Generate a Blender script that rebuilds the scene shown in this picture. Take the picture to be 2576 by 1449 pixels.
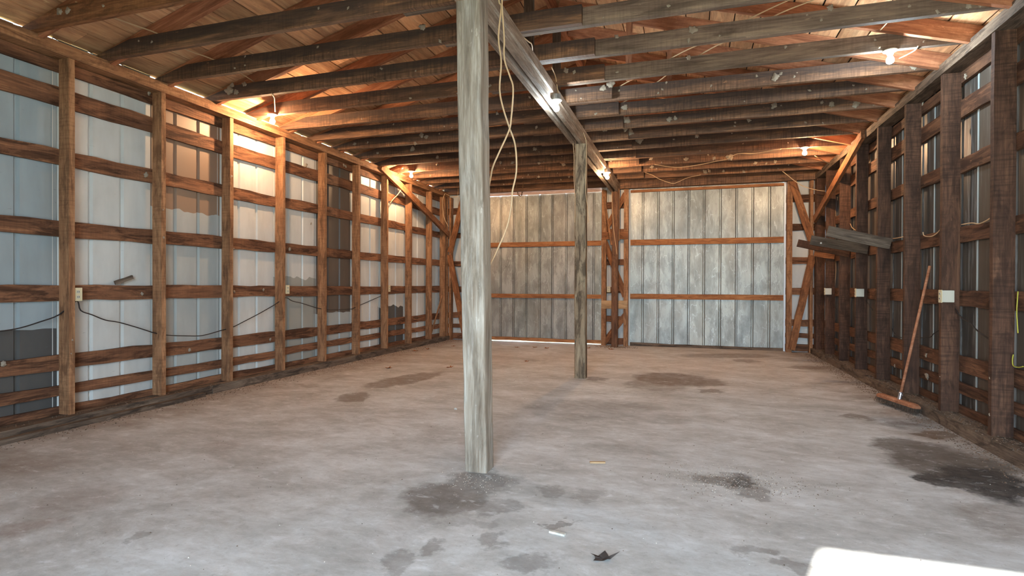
import bpy, math, random
import numpy as np
from mathutils import Vector, Matrix

for o in list(bpy.data.objects):
    bpy.data.objects.remove(o)
sc = bpy.context.scene
COL = sc.collection

# ------------------------------------------------------------------ camera
psi, pit, roll = 0.3077, -0.0054, 0.0039
Fv = Vector((-math.sin(psi) * math.cos(pit), math.cos(psi) * math.cos(pit), math.sin(pit)))
Rv = Vector((math.cos(psi), math.sin(psi), 0))
Uv = Rv.cross(Fv)
R2 = Rv * math.cos(roll) + Uv * math.sin(roll)
U2 = -Rv * math.sin(roll) + Uv * math.cos(roll)
cam = bpy.data.objects.new('camera', bpy.data.cameras.new('camera'))
COL.objects.link(cam)
cam.data.sensor_width = 36.0
cam.data.lens = 1387.04 / 2576 * 36
cam.data.clip_start = 0.05
cam.data.clip_end = 500
M = Matrix.Identity(4)
for i in range(3):
    M[i][0] = R2[i]; M[i][1] = U2[i]; M[i][2] = -Fv[i]
M[0][3], M[1][3], M[2][3] = 0, 0, 1.2
cam.matrix_world = M
sc.camera = cam

# ------------------------------------------------------------------ light
EXPOSURE = 0.70
SKY_STRENGTH = 17.0
SUN_STRENGTH = 40.0
WARM_W, COOL_W = 1450.0, 750.0           # emission strength of the bulbs
sc.view_settings.view_transform = 'Standard'
sc.view_settings.look = 'None'
sc.view_settings.gamma = 1.0
sc.view_settings.exposure = EXPOSURE
sc.view_settings.use_curve_mapping = False
w = bpy.data.worlds.new('sky'); sc.world = w; w.use_nodes = True
bg = w.node_tree.nodes['Background']
bg.inputs[0].default_value = (0.64, 0.82, 1.0, 1)
bg.inputs[1].default_value = SKY_STRENGTH
sun = bpy.data.objects.new('sun', bpy.data.lights.new('sun', 'SUN'))
COL.objects.link(sun)
sun.data.energy = SUN_STRENGTH
sun.data.color = (1.0, 0.97, 0.92)
sun.data.angle = 0.012
sd = Vector((0.345, 1.0, 0.0)).normalized()
el = math.radians(31.0)
sdir = Vector((sd.x * math.cos(el), sd.y * math.cos(el), -math.sin(el)))
sun.rotation_euler = sdir.to_track_quat('-Z', 'Y').to_euler()
portal = bpy.data.objects.new('door_portal', bpy.data.lights.new('door_portal', 'AREA'))
COL.objects.link(portal)
portal.data.shape = 'RECTANGLE'; portal.data.size = 2.83; portal.data.size_y = 3.09
portal.location = (0.305, -1.93, 1.545)
portal.rotation_euler = (math.radians(90), 0, math.radians(0))
portal.data.energy = 1.0
portal.data.cycles.is_portal = True

# ------------------------------------------------------------------ constants
XL, XR, YB, YF = -4.97, 2.165, 11.04, -1.95      # inner faces of studs / far wall / front wall
PLATE = 3.098
JZ = 3.2
RC = -1.405                                       # ridge X
SL = 0.288                                        # roof slope
JY = [-1.75, -1.16, -0.57, 0.02, 0.61, 1.2, 1.79, 2.40, 3.01, 3.59, 4.17, 4.76, 5.36, 5.93, 6.50, 7.05, 7.61, 8.18, 8.76, 9.34, 9.92, 10.50]
J0 = 8                                            # index of the first joist of the nest list
hangA = [(-1.254,3.62,3.174),(-1.236,3.62,3.119),(-1.256,3.62,2.919),(-1.235,3.62,2.746),(-1.246,3.62,2.557),(-1.219,3.62,2.42),(-1.172,3.62,2.279),(-1.131,3.62,2.159),(-1.122,3.62,1.981),(-1.15,3.62,1.846),(-1.158,3.62,1.745),(-1.192,3.62,1.593),(-1.273,3.62,1.415),(-1.332,3.62,1.302)]
hangB = [(-1.224,3.6,3.151),(-1.224,3.6,3.108),(-1.208,3.6,2.904),(-1.205,3.6,2.751),(-1.164,3.6,2.626),(-1.141,3.6,2.54),(-1.155,3.6,2.34),(-1.171,3.6,2.257),(-1.243,3.6,2.11),(-1.286,3.6,2.019),(-1.303,3.6,1.943),(-1.326,3.6,1.826)]
black = [[(-5.03,2.695,0.833),(-5.03,2.844,0.83),(-5.03,2.977,0.845),(-5.03,3.117,0.884),(-5.03,3.261,0.935)],[(-5.03,3.4,1.048),(-5.03,3.436,0.964),(-5.03,3.533,0.921),(-5.03,3.649,0.868),(-5.03,3.778,0.838),(-5.03,3.953,0.778),(-5.03,4.105,0.72)],[(-5.03,4.105,0.72),(-5.03,4.262,0.679),(-5.03,4.504,0.65),(-5.03,4.704,0.637),(-5.03,4.957,0.673)],[(-5.03,4.957,0.673),(-5.03,5.118,0.698),(-5.03,5.299,0.756),(-5.03,5.522,0.831),(-5.03,5.796,0.934)],[(-5.03,6.001,1.021),(-5.03,6.131,0.976),(-5.03,6.331,0.938),(-5.03,6.628,0.867),(-5.03,6.873,0.828),(-5.03,7.144,0.817),(-5.03,7.506,0.815)],[(-5.03,7.506,0.815),(-5.03,7.75,0.869),(-5.03,8.019,0.926),(-5.03,8.368,1.0)]]
beigeR = [[(2.28,5.779,1.743),(2.28,5.595,1.737),(2.28,5.482,1.718),(2.28,5.369,1.728),(2.28,5.26,1.753)],[(2.28,6.605,1.753),(2.28,6.585,1.719),(2.28,6.497,1.7),(2.28,6.385,1.694),(2.28,6.277,1.712),(2.28,6.191,1.745)],[(2.28,7.469,1.759),(2.28,7.267,1.752),(2.28,7.053,1.751)],[(2.28,9.237,2.12),(2.28,9.133,2.051),(2.28,8.914,1.984)]]
blackR = [[(2.27,5.946,1.072),(2.27,5.844,0.994),(2.27,5.732,0.929),(2.27,5.591,0.897),(2.27,5.456,0.837),(2.27,5.233,0.777)],[(2.27,7.44,0.709),(2.27,7.336,0.649),(2.27,7.211,0.633),(2.27,6.977,0.645)],[(2.27,6.625,0.677),(2.27,6.384,0.706),(2.27,6.294,0.752),(2.27,6.146,0.802)],[(2.27,8.54,1.047),(2.27,8.315,0.968),(2.27,8.151,0.896)],[(2.27,10.368,1.035),(2.27,10.26,0.952),(2.27,9.951,0.833)]]
yellow = [[(2.27,4.887,1.168),(2.27,4.9,1.033),(2.27,4.893,0.948),(2.27,4.882,0.868)],[(2.27,4.94,0.707),(2.27,4.95,0.668),(2.27,4.939,0.626),(2.27,4.873,0.623),(2.27,4.814,0.637)]]
attic = [[(-1.015,6.385,3.352),(-0.654,5.981,3.352),(-0.434,5.747,3.352),(-0.067,5.339,3.352),(0.13,5.164,3.352),(0.486,4.798,3.352),(0.718,4.592,3.352),(0.894,4.472,3.352)],[(-0.771,6.635,3.352),(-0.467,6.252,3.352),(-0.285,5.986,3.352),(-0.155,5.768,3.352),(0.189,5.328,3.352),(0.346,5.165,3.352),(0.683,4.797,3.352),(0.892,4.646,3.352),(1.01,4.536,3.352)],[(-4.471,3.017,3.352),(-4.437,3.276,3.352),(-4.398,3.438,3.352),(-4.357,3.603,3.352),(-4.397,3.872,3.352),(-4.385,4.01,3.352),(-4.348,4.154,3.352),(-4.348,4.471,3.352),(-4.403,4.773,3.352)],[(1.533,5.351,3.352),(1.54,5.257,3.352),(1.544,5.187,3.352)]]
far1 = [(-0.52,9.36,3.19),(-0.194,9.681,3.19),(0.122,9.615,3.19),(0.421,9.398,3.19),(0.591,9.275,3.19),(0.71,8.955,3.19),(0.963,9.005,3.19),(1.19,8.869,3.19),(1.289,8.825,3.19)]
far2 = [(-0.917,10.45,3.398),(-0.808,10.45,3.311),(-0.63,10.45,3.235),(-0.488,10.45,3.147),(-0.278,10.45,3.063),(-0.174,10.45,3.079),(-0.002,10.45,3.149),(0.221,10.45,3.187)]
far3 = [(1.442,10.6,3.32),(1.614,10.6,3.164),(1.79,10.6,3.003),(1.926,10.6,2.913),(2.11,10.6,2.849),(2.237,10.6,2.823)]
lampR2 = [(1.809,9.239,3.15),(2.038,9.695,3.15),(2.227,10.05,3.15),(2.356,10.342,3.15)]
lampR1 = [(1.752,5.616,3.19),(1.793,5.533,3.19),(1.816,5.457,3.19),(1.811,5.374,3.19)]
lampL1 = [(-4.167,4.756,3.2),(-4.227,4.866,3.2),(-4.342,5.005,3.2),(-4.503,5.171,3.2)]
lampC = [(-1.284,4.223,3.2),(-1.253,4.368,3.2),(-1.244,4.434,3.2),(-1.295,4.643,3.2)]
lampC2 = [(-1.25,5.165,3.288),(-1.25,5.316,3.259),(-1.25,5.387,3.193),(-1.25,5.46,3.118)]
post2l = [(-1.404,6.96,3.037),(-1.387,6.96,2.864),(-1.386,6.96,2.559),(-1.37,6.96,2.305),(-1.373,6.96,2.001)]
post2r = [(-1.292,6.96,3.201),(-1.256,6.96,3.107),(-1.23,6.96,2.994),(-1.233,6.96,2.652),(-1.237,6.96,2.4),(-1.211,6.96,2.197),(-1.2,6.96,1.995)]
cpost = [(-1.42,10.78,3.25),(-1.404,10.78,3.034),(-1.395,10.78,2.726),(-1.378,10.78,2.494),(-1.362,10.78,2.263),(-1.33,10.78,2.031),(-1.299,10.78,1.8)]
cornL = [[(-4.924,10.75,3.139),(-4.978,10.75,2.989),(-4.968,10.75,2.777),(-4.931,10.75,2.607),(-4.838,10.75,2.435)],[(-4.914,10.75,3.138),(-4.776,10.75,3.073),(-4.639,10.75,3.075),(-4.613,10.75,3.267)]]
mudL = [(-4.95,8.514,2.605),(-4.95,8.65,2.715),(-4.95,8.79,2.807),(-4.95,8.919,2.921)]
cornR = [(2.217,10.2,2.635),(2.276,10.2,2.535),(2.311,10.2,2.371),(2.302,10.2,1.981),(2.317,10.2,1.461),(2.29,10.2,1.103)]
stains = [(-1.275,2.857,0.295,0.321,0.318,0.75,0),(-1.2,3.129,0.263,0.233,0.319,0.65,0),(-0.958,2.817,0.143,0.123,0.317,0.45,0),(-0.868,2.448,0.082,0.084,0.316,0.45,0),(-1.047,2.566,0.161,0.074,0.317,0.3,0),(1.585,4.83,0.307,0.306,-0.67,0.85,0),(1.694,4.428,0.39,0.47,-0.782,0.95,0),(1.765,4.098,0.256,0.376,-0.215,1.0,1),(1.476,4.021,0.142,0.135,0.026,1.0,1),(1.919,5.29,0.155,0.139,0.322,0.9,0),(1.852,5.518,0.234,0.151,0.323,0.3,0),(-0.182,7.357,0.555,0.573,0.33,0.8,0),(0.06,7.27,0.458,0.416,0.33,0.7,0),(-0.353,6.845,0.384,0.439,0.329,0.45,0),(0.272,6.697,0.157,0.146,0.328,0.6,0),(-1.107,7.073,0.153,0.21,0.331,0.6,0),(-3.383,6.237,0.794,0.276,1.336,0.7,0),(-3.359,5.075,0.194,0.296,0.327,0.7,0),(-0.838,5.361,0.752,0.52,0.325,0.35,0),(-1.075,4.998,0.379,0.288,0.324,0.25,0),(-0.301,5.177,0.375,0.288,0.324,0.25,0),(0.243,3.647,0.226,0.138,0.319,0.6,0),(0.324,3.657,0.098,0.095,0.319,0.7,1),(0.386,3.499,0.12,0.102,0.318,0.55,0),(-1.102,2.284,0.083,0.08,0.316,0.5,0),(-1.187,2.127,0.089,0.073,0.315,0.45,0),(-0.635,2.28,0.153,0.109,0.315,0.5,0),(-0.593,2.694,0.068,0.042,0.317,0.6,0),(0.291,2.703,0.124,0.075,0.316,0.5,0),(1.477,5.795,0.152,0.126,0.324,0.6,0),(1.79,5.594,0.179,0.097,0.323,0.5,0),(-2.508,1.931,0.056,0.057,0.316,0.4,0),(0.452,2.598,0.087,0.086,0.315,0.5,0),(-3.262,3.264,0.204,0.157,0.321,0.3,2),(-3.105,1.858,0.209,0.136,0.739,0.5,2),(-3.225,2.176,0.33,0.323,1.3,0.25,2),(-4.115,2.43,0.349,0.472,1.107,0.3,2),(0.665,10.143,0.942,0.332,0.338,0.5,0),(1.799,9.087,0.471,0.208,0.334,0.5,0),(-0.743,3.135,0.093,0.115,0.318,0.4,0),(-0.534,3.14,0.105,0.125,0.318,0.3,0),(2.77,7.894,0.333,0.232,0.329,0.3,0),(0.923,9.547,0.219,0.234,0.336,0.6,0),(-4.545,7.831,0.948,0.771,0.336,0.22,2),(-3.249,4.101,0.274,0.13,0.957,0.25,2),(-2.921,8.4,1.467,0.762,0.336,0.2,2)]

NESTS= [('L',0,-4.63,3.297,0.028),('L',0,-4.54,3.292,0.024),('L',3,-4.72,3.288,0.047),('L',3,-4.69,3.34,0.026),('L',3,-4.52,3.335,0.025),('L',3,-4.63,3.261,0.03),('L',2,-2.12,3.352,0.027),('L',2,-2.11,3.343,0.017),('L',7,-3.59,3.314,0.034),('L',7,-3.52,3.28,0.028),('L',8,-4.03,3.281,0.037),('L',7,-3.69,3.203,0.023),('L',7,-4.68,3.271,0.023),('R',3,0.03,3.318,0.033),('R',3,-0.59,3.344,0.017),('R',4,0.0,3.327,0.022),('L',4,-1.15,3.318,0.024),('L',4,-1.07,3.297,0.016),('L',5,-0.87,3.311,0.032),('L',5,-0.79,3.341,0.038),('R',5,-0.71,3.298,0.013),('R',6,-0.71,3.282,0.033),('R',5,-0.22,3.331,0.012),('R',5,0.65,3.303,0.012),('R',5,0.82,3.269,0.035),('R',5,0.87,3.299,0.016),('R',5,0.99,3.258,0.012),('R',4,0.82,3.323,0.012),('R',7,-0.74,3.294,0.045),('R',7,-0.22,3.258,0.034),('R',7,-0.15,3.267,0.025),('L',8,-1.08,3.344,0.033),('R',8,-0.75,3.292,0.043),('L',8,-0.81,3.327,0.032),('R',9,-0.68,3.311,0.046),('L',9,-2.24,3.288,0.031),('R',9,0.12,3.312,0.028),('R',8,0.74,3.325,0.025),('R',7,0.96,3.318,0.033),('R',7,1.56,3.275,0.032),('R',7,1.8,3.252,0.04),('R',7,1.46,3.303,0.018),('R',3,1.04,3.349,0.025),('R',3,1.93,3.232,0.02),('R',3,2.0,3.23,0.017),('R',5,1.99,3.239,0.029),('R',4,1.77,3.33,0.013),('R',4,1.9,3.285,0.016),('L',11,-2.05,3.281,0.031),('L',10,-2.33,3.197,0.02),('R',11,-0.58,3.305,0.026),('R',11,-0.03,3.256,0.032),('R',11,0.4,3.247,0.025),('R',11,0.63,3.25,0.05),('R',12,-0.6,3.281,0.028),('R',13,0.3,3.258,0.036),('R',13,0.37,3.269,0.029),('R',12,1.07,3.245,0.026),('L',10,-2.99,3.252,0.023),('L',10,-2.78,3.238,0.026),('L',12,-2.64,3.211,0.022),('L',13,-2.19,3.302,0.023),('R',13,0.61,3.255,0.025),('R',13,0.94,3.221,0.025),('R',12,1.37,3.245,0.026),('R',4,1.51,3.297,0.01),('R',3,0.98,3.266,0.011),('R',3,0.88,3.32,0.009),('R',3,0.24,3.241,0.008),('L',2,-3.15,3.316,0.011),('L',9,-3.46,3.279,0.019),('L',9,-3.88,3.275,0.026),('L',8,-4.64,3.261,0.019),('L',10,-4.84,3.27,0.021),('L',10,-4.16,3.298,0.021),('L',7,-1.91,3.286,0.018),('L',6,-2.27,3.339,0.02)]
WN= [('L',4.09,2.27,0.023),('L',3.82,3.11,0.011),('L',4.12,3.08,0.018),('L',4.59,0.49,0.019),('L',2.9,0.57,0.022),('L',4.05,1.1,0.016),('L',5.09,0.72,0.018),('L',5.79,0.49,0.018),('L',5.19,1.61,0.014),('L',5.2,1.11,0.016),('L',5.67,1.13,0.015),('L',6.15,1.67,0.024),('L',6.48,2.86,0.025),('L',7.37,3.05,0.022),('L',7.42,3.04,0.022),('L',6.59,2.06,0.014),('R',7.43,0.28,0.016),('R',6.84,0.46,0.029),('R',6.55,0.51,0.02),('R',6.52,0.3,0.032),('R',6.05,0.74,0.022),('R',6.05,0.47,0.015),('R',5.91,2.57,0.021),('R',5.92,3.1,0.025),('R',5.77,3.03,0.021),('R',5.42,3.18,0.019),('R',5.21,3.02,0.014),('R',5.17,2.76,0.014),('R',5.04,2.65,0.012),('R',8.07,0.19,0.013),('R',6.69,3.08,0.016)]


rnd = random.Random(7)

# ------------------------------------------------------------------ material helpers
class NT:
    def __init__(s, name):
        s.m = bpy.data.materials.new(name); s.m.use_nodes = True
        s.t = s.m.node_tree; s.n = s.t.nodes; s.l = s.t.links
        s.b = s.n['Principled BSDF']
        s.tc = s.n.new('ShaderNodeTexCoord')
    def node(s, ty, **kw):
        x = s.n.new(ty)
        for k, v in kw.items(): setattr(x, k, v)
        return x
    def set(s, inp, v):
        if isinstance(v, bpy.types.NodeSocket): s.l.new(v, inp)
        elif v is not None: inp.default_value = v
    def math(s, op, a, b=None, c=None, clamp=False):
        x = s.node('ShaderNodeMath', operation=op, use_clamp=clamp)
        s.set(x.inputs[0], a)
        if b is not None: s.set(x.inputs[1], b)
        if c is not None: s.set(x.inputs[2], c)
        return x.outputs[0]
    def mapping(s, vec, loc=(0, 0, 0), rot=(0, 0, 0), scale=(1, 1, 1), vt='POINT'):
        x = s.node('ShaderNodeMapping', vector_type=vt)
        s.set(x.inputs[0], vec); x.inputs[1].default_value = loc; x.inputs[2].default_value = rot; x.inputs[3].default_value = scale
        return x.outputs[0]
    def noise(s, vec, scale=1.0, detail=3.0, rough=0.55, dist=0.0, color=False):
        x = s.node('ShaderNodeTexNoise')
        s.set(x.inputs['Vector'], vec); x.inputs['Scale'].default_value = scale
        x.inputs['Detail'].default_value = detail; x.inputs['Roughness'].default_value = rough
        x.inputs['Distortion'].default_value = dist
        return x.outputs['Color'] if color else x.outputs['Fac']
    def wave(s, vec, scale=1.0, dist=0.0, detail=2.0, bd='X'):
        x = s.node('ShaderNodeTexWave', bands_direction=bd)
        s.set(x.inputs['Vector'], vec); x.inputs['Scale'].default_value = scale
        x.inputs['Distortion'].default_value = dist; x.inputs['Detail'].default_value = detail
        return x.outputs['Fac']
    def ramp(s, fac, stops, interp='LINEAR'):
        x = s.node('ShaderNodeValToRGB'); s.set(x.inputs[0], fac)
        cr = x.color_ramp; cr.interpolation = interp
        while len(cr.elements) < len(stops): cr.elements.new(0.5)
        for e, (p, c) in zip(cr.elements, stops):
            e.position = p
            e.color = (c, c, c, 1) if isinstance(c, (int, float)) else (*c, 1)
        return x.outputs[0]
    def mix(s, fac, a, b, bt='MIX'):
        x = s.node('ShaderNodeMix', data_type='RGBA', blend_type=bt)
        s.set(x.inputs[0], fac)
        s.set(x.inputs[6], (*a, 1) if isinstance(a, tuple) and len(a) == 3 else a)
        s.set(x.inputs[7], (*b, 1) if isinstance(b, tuple) and len(b) == 3 else b)
        return x.outputs[2]
    def rand(s):
        return s.node('ShaderNodeObjectInfo').outputs['Random']
    def shifted(s):
        """Object coordinates, moved by a random amount for every object."""
        cmb = s.node('ShaderNodeCombineXYZ')
        r = s.rand()
        s.l.new(s.math('MULTIPLY', r, 37.0), cmb.inputs[0]); s.l.new(s.math('MULTIPLY', r, 91.0), cmb.inputs[1]); s.l.new(s.math('MULTIPLY', r, 53.0), cmb.inputs[2])
        va = s.node('ShaderNodeVectorMath', operation='ADD')
        s.l.new(s.tc.outputs['Object'], va.inputs[0]); s.l.new(cmb.outputs[0], va.inputs[1])
        return va.outputs[0]
    def bump(s, h, strength=0.3, dist=0.01):
        x = s.node('ShaderNodeBump'); x.inputs['Strength'].default_value = strength; x.inputs['Distance'].default_value = dist
        s.l.new(h, x.inputs['Height']); s.l.new(x.outputs[0], s.b.inputs['Normal'])
    def out(s, color=None, rough=0.7, metal=0.0, spec=0.3):
        if color is not None: s.set(s.b.inputs['Base Color'], color if isinstance(color, bpy.types.NodeSocket) else (*color, 1))
        s.set(s.b.inputs['Roughness'], rough); s.set(s.b.inputs['Metallic'], metal)
        s.b.inputs['Specular IOR Level'].default_value = spec
        return s.m

def srgb(r, g, b):
    f = lambda c: (c / 255 / 12.92) if c / 255 <= 0.04045 else ((c / 255 + 0.055) / 1.055) ** 2.4
    return (f(r), f(g), f(b))

def wood(name, dark, mid, light, stain=0.5, saw=0.25, var=0.35, rough=0.8, long_stain=3.0, fine=75, dark_top=False):
    n = NT(name); v = n.shifted()
    grain = n.noise(n.mapping(v, scale=(3.0, fine, fine)), 1.0, 6, 0.72, 0.5)
    broad = n.noise(n.mapping(v, scale=(1.6, 9, 9)), 1.0, 4, 0.6, 0.8)
    c = n.ramp(n.math('ADD', n.math('MULTIPLY', grain, 0.55), n.math('MULTIPLY', broad, 0.45)), [(0.34, dark), (0.50, mid), (0.64, light)])
    st = n.ramp(n.noise(n.mapping(v, scale=(long_stain, 12, 12)), 1.0, 5, 0.7, 0.9), [(0.47, 0.0), (0.60, 1.0)])
    st = n.math('MULTIPLY', st, stain)
    c = n.mix(st, c, tuple(x * 0.35 for x in dark))
    # saw marks: arcs across the board
    sw = n.noise(n.mapping(v, rot=(0, 0.45, 0), scale=(58, 4, 4)), 1.0, 3, 0.6, 0.3)
    swm = n.ramp(n.noise(n.mapping(v, scale=(1.1, 3, 3)), 1.0, 2, 0.5), [(0.36, 0.0), (0.56, 1.0)])
    swf = n.math('MULTIPLY', n.math('MULTIPLY', n.ramp(sw, [(0.38, 1.0), (0.56, 0.0)]), swm), saw)
    c = n.mix(swf, c, tuple(x * 0.42 for x in dark))
    if dark_top:      # upper part of the joists is darker, the lower part stays brown
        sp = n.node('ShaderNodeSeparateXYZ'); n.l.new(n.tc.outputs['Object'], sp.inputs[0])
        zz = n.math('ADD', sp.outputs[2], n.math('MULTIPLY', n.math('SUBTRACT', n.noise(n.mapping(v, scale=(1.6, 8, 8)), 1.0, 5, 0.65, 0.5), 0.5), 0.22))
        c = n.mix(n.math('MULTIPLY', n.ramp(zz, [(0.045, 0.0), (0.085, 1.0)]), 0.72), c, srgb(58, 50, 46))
    # pale scuffs
    sc_ = n.ramp(n.noise(n.mapping(v, scale=(5, 16, 16)), 1.6, 4, 0.7), [(0.66, 0.0), (0.74, 1.0)])
    c = n.mix(n.math('MULTIPLY', sc_, 0.35), c, tuple(min(1, x * 1.9) for x in light))
    hsv = n.node('ShaderNodeHueSaturation'); n.l.new(c, hsv.inputs['Color'])
    n.l.new(n.math('ADD', n.math('MULTIPLY', n.rand(), 2 * var), 1.0 - var), hsv.inputs['Value'])
    n.bump(n.math('ADD', grain, n.math('MULTIPLY', sw, saw)), 0.35, 0.006)
    return n.out(hsv.outputs[0], rough, 0, 0.25)

M_STUD = wood('stud_wood', srgb(104, 72, 50), srgb(150, 108, 76), srgb(180, 136, 98), 0.50, 0.25, 0.12)
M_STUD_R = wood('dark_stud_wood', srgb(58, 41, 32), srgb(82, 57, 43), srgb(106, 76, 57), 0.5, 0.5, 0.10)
M_GIRT = wood('girt_wood', srgb(80, 52, 37), srgb(120, 82, 58), srgb(154, 108, 76), 0.75, 0.15, 0.14, long_stain=2.0)
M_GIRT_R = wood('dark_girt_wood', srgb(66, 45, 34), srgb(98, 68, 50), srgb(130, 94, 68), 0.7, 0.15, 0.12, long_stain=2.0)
M_JOIST = wood('joist_wood', srgb(84, 64, 52), srgb(116, 88, 70), srgb(160, 116, 82), 0.45, 0.55, 0.14, long_stain=1.2, dark_top=True)
M_JOISTG = wood('grey_joist_wood', srgb(82, 68, 58), srgb(112, 95, 82), srgb(140, 120, 102), 0.5, 0.2, 0.12, long_stain=1.2)
M_RAFT = wood('rafter_wood', srgb(128, 80, 56), srgb(166, 110, 79), srgb(194, 138, 102), 0.35, 0.1, 0.12)
M_ROOF = wood('roof_board_wood', srgb(178, 128, 92), srgb(208, 158, 116), srgb(224, 182, 138), 0.35, 0.0, 0.30, long_stain=1.5, fine=26)
M_BEAM = wood('beam_wood', srgb(104, 84, 68), srgb(150, 130, 112), srgb(186, 174, 160), 0.35, 0.15, 0.08)
M_POST = wood('weathered_post_wood', srgb(114, 98, 82), srgb(152, 140, 124), srgb(182, 174, 162), 0.40, 0.0, 0.03, long_stain=1.5)
M_POST2 = wood('stained_post_wood', srgb(88, 70, 54), srgb(138, 118, 94), srgb(166, 148, 120), 0.7, 0.0, 0.03)
M_POST3 = wood('dark_post_wood', srgb(72, 50, 38), srgb(108, 78, 58), srgb(140, 104, 76), 0.5, 0.0, 0.03)
M_GREYB = wood('grey_board_wood', srgb(70, 57, 47), srgb(96, 82, 69), srgb(128, 112, 96), 0.4, 0.0, 0.05)
M_BRACE = wood('brace_wood', srgb(92, 58, 38), srgb(136, 90, 58), srgb(170, 120, 80), 0.5, 0.15, 0.1)
M_RAIL = wood('rail_wood', srgb(116, 70, 42), srgb(156, 104, 66), srgb(186, 134, 90), 0.35, 0.0, 0.05)
M_SILL = wood('sill_wood', srgb(70, 58, 50), srgb(104, 88, 74), srgb(134, 116, 98), 0.7, 0.0, 0.1)
M_PALEB = wood('pale_board_wood', srgb(140, 110, 80), srgb(176, 142, 104), srgb(200, 170, 130), 0.35, 0.0, 0.05)
M_LIGHTB = wood('lit_rail_wood', srgb(170, 130, 110), srgb(206, 170, 150), srgb(226, 200, 184), 0.2, 0.0, 0.05)  # pale tone paints in the light falling on this rail through the crack

def siding(name, cA, cB=None, zt=0.0, above=False, streak=0.0, wob=0.06):
    n = NT(name); v = n.tc.outputs['Object']; vs = n.shifted()
    c = n.ramp(n.noise(n.mapping(vs, scale=(7, 7, 1.6)), 1.0, 3, 0.55), [(0.3, tuple(x * 0.90 for x in cA)), (0.7, tuple(min(1, x * 1.06) for x in cA))])
    if cB:
        sp = n.node('ShaderNodeSeparateXYZ'); n.l.new(v, sp.inputs[0])
        nz = n.noise(n.mapping(v, scale=(5.0, 5, 1.5)), 1.0, 2, 0.4)
        z = n.math('ADD', sp.outputs[2], n.math('MULTIPLY', n.math('SUBTRACT', nz, 0.5), wob * 4))
        f = n.math('GREATER_THAN' if above else 'LESS_THAN', z, zt)
        c = n.mix(f, c, cB)
    # scuffs and specks
    sp2 = n.ramp(n.noise(n.mapping(vs, scale=(14, 14, 55)), 1.0, 3, 0.6), [(0.70, 0.0), (0.76, 1.0)])
    c = n.mix(n.math('MULTIPLY', sp2, 0.45), c, tuple(x * 0.4 for x in cA))
    if streak:
        s1 = n.ramp(n.noise(n.mapping(vs, scale=(26, 26, 1.4)), 1.0, 4, 0.7, 0.6), [(0.52, 0.0), (0.68, 1.0)])
        c = n.mix(n.math('MULTIPLY', s1, streak), c, srgb(150, 152, 150))
    dirt = n.ramp(n.noise(n.mapping(vs, scale=(3, 3, 2)), 1.0, 4, 0.6), [(0.5, 0.0), (0.8, 1.0)])
    c = n.mix(n.math('MULTIPLY', dirt, 0.18), c, srgb(120, 108, 90))
    return n.out(c, 0.48, 0.0, 0.4)

def galv(name, tint, rust=0.0, seed=0.0):
    n = NT(name); vs = n.mapping(n.tc.outputs['Object'], loc=(seed, seed, seed * 2))
    a = n.noise(n.mapping(vs, scale=(5.5, 5.5, 1.9)), 1.0, 6, 0.62, 0.25)
    c = n.ramp(a, [(0.30, tuple(x * 0.52 for x in tint)), (0.44, tuple(x * 0.70 for x in tint)), (0.50, tuple(x * 0.80 for x in tint)), (0.56, tuple(x * 1.0 for x in tint)), (0.70, tuple(min(1, x * 1.12) for x in tint))])
    # pale outlines of dried water
    ring = n.ramp(n.noise(n.mapping(vs, scale=(5, 5, 1.5)), 1.3, 3, 0.5, 0.2), [(0.55, 0.0), (0.56, 1.0), (0.57, 0.0)])
    c = n.mix(n.math('MULTIPLY', ring, 0.5), c, srgb(205, 208, 205))
    ring2 = n.ramp(n.noise(n.mapping(vs, scale=(7, 7, 2.3)), 1.7, 4, 0.6, 0.1), [(0.41, 0.0), (0.43, 1.0), (0.45, 0.0)])
    c = n.mix(n.math('MULTIPLY', ring2, 0.35), c, srgb(95, 92, 86))
    wrm = n.ramp(n.noise(n.mapping(vs, scale=(3, 3, 0.7)), 1.0, 2, 0.5), [(0.4, 0.0), (0.7, 1.0)])
    c = n.mix(n.math('MULTIPLY', wrm, 0.35), c, srgb(150, 138, 120))
    if rust:
        sp = n.node('ShaderNodeSeparateXYZ'); n.l.new(n.tc.outputs['Object'], sp.inputs[0])
        x = n.math('ABSOLUTE', n.math('SUBTRACT', sp.outputs[0], rust))
        x = n.math('ADD', x, n.math('MULTIPLY', n.math('SUBTRACT', n.noise(n.mapping(vs, scale=(4, 4, 2.5)), 1.0, 4, 0.7), 0.5), 0.16))
        f = n.ramp(x, [(0.025, 1.0), (0.045, 0.0)])
        f2 = n.ramp(n.math('ABSOLUTE', n.math('SUBTRACT', x, 0.05)), [(0.008, 1.0), (0.02, 0.0)])
        zf = n.ramp(n.math('MULTIPLY', sp.outputs[2], 0.333), [(0.34, 1.0), (0.55, 0.0)])
        zf2 = n.ramp(n.math('MULTIPLY', sp.outputs[2], 0.333), [(0.26, 1.0), (0.33, 0.0)])
        c = n.mix(n.math('MULTIPLY', f, zf), c, srgb(70, 72, 72))
        c = n.mix(n.math('MULTIPLY', f2, zf2), c, srgb(130, 88, 62))
    n.bump(a, 0.25, 0.01)
    return n.out(c, 0.42, 0.35, 0.5)

def plain(name, col, rough=0.6, metal=0.0, spec=0.3, noise=0.0):
    n = NT(name)
    if noise:
        c = n.ramp(n.noise(n.shifted(), 60, 4, 0.6), [(0.35, tuple(x * (1 - noise) for x in col)), (0.7, tuple(min(1, x * (1 + noise)) for x in col))])
        return n.out(c, rough, metal, spec)
    return n.out(col, rough, metal, spec)

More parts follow.
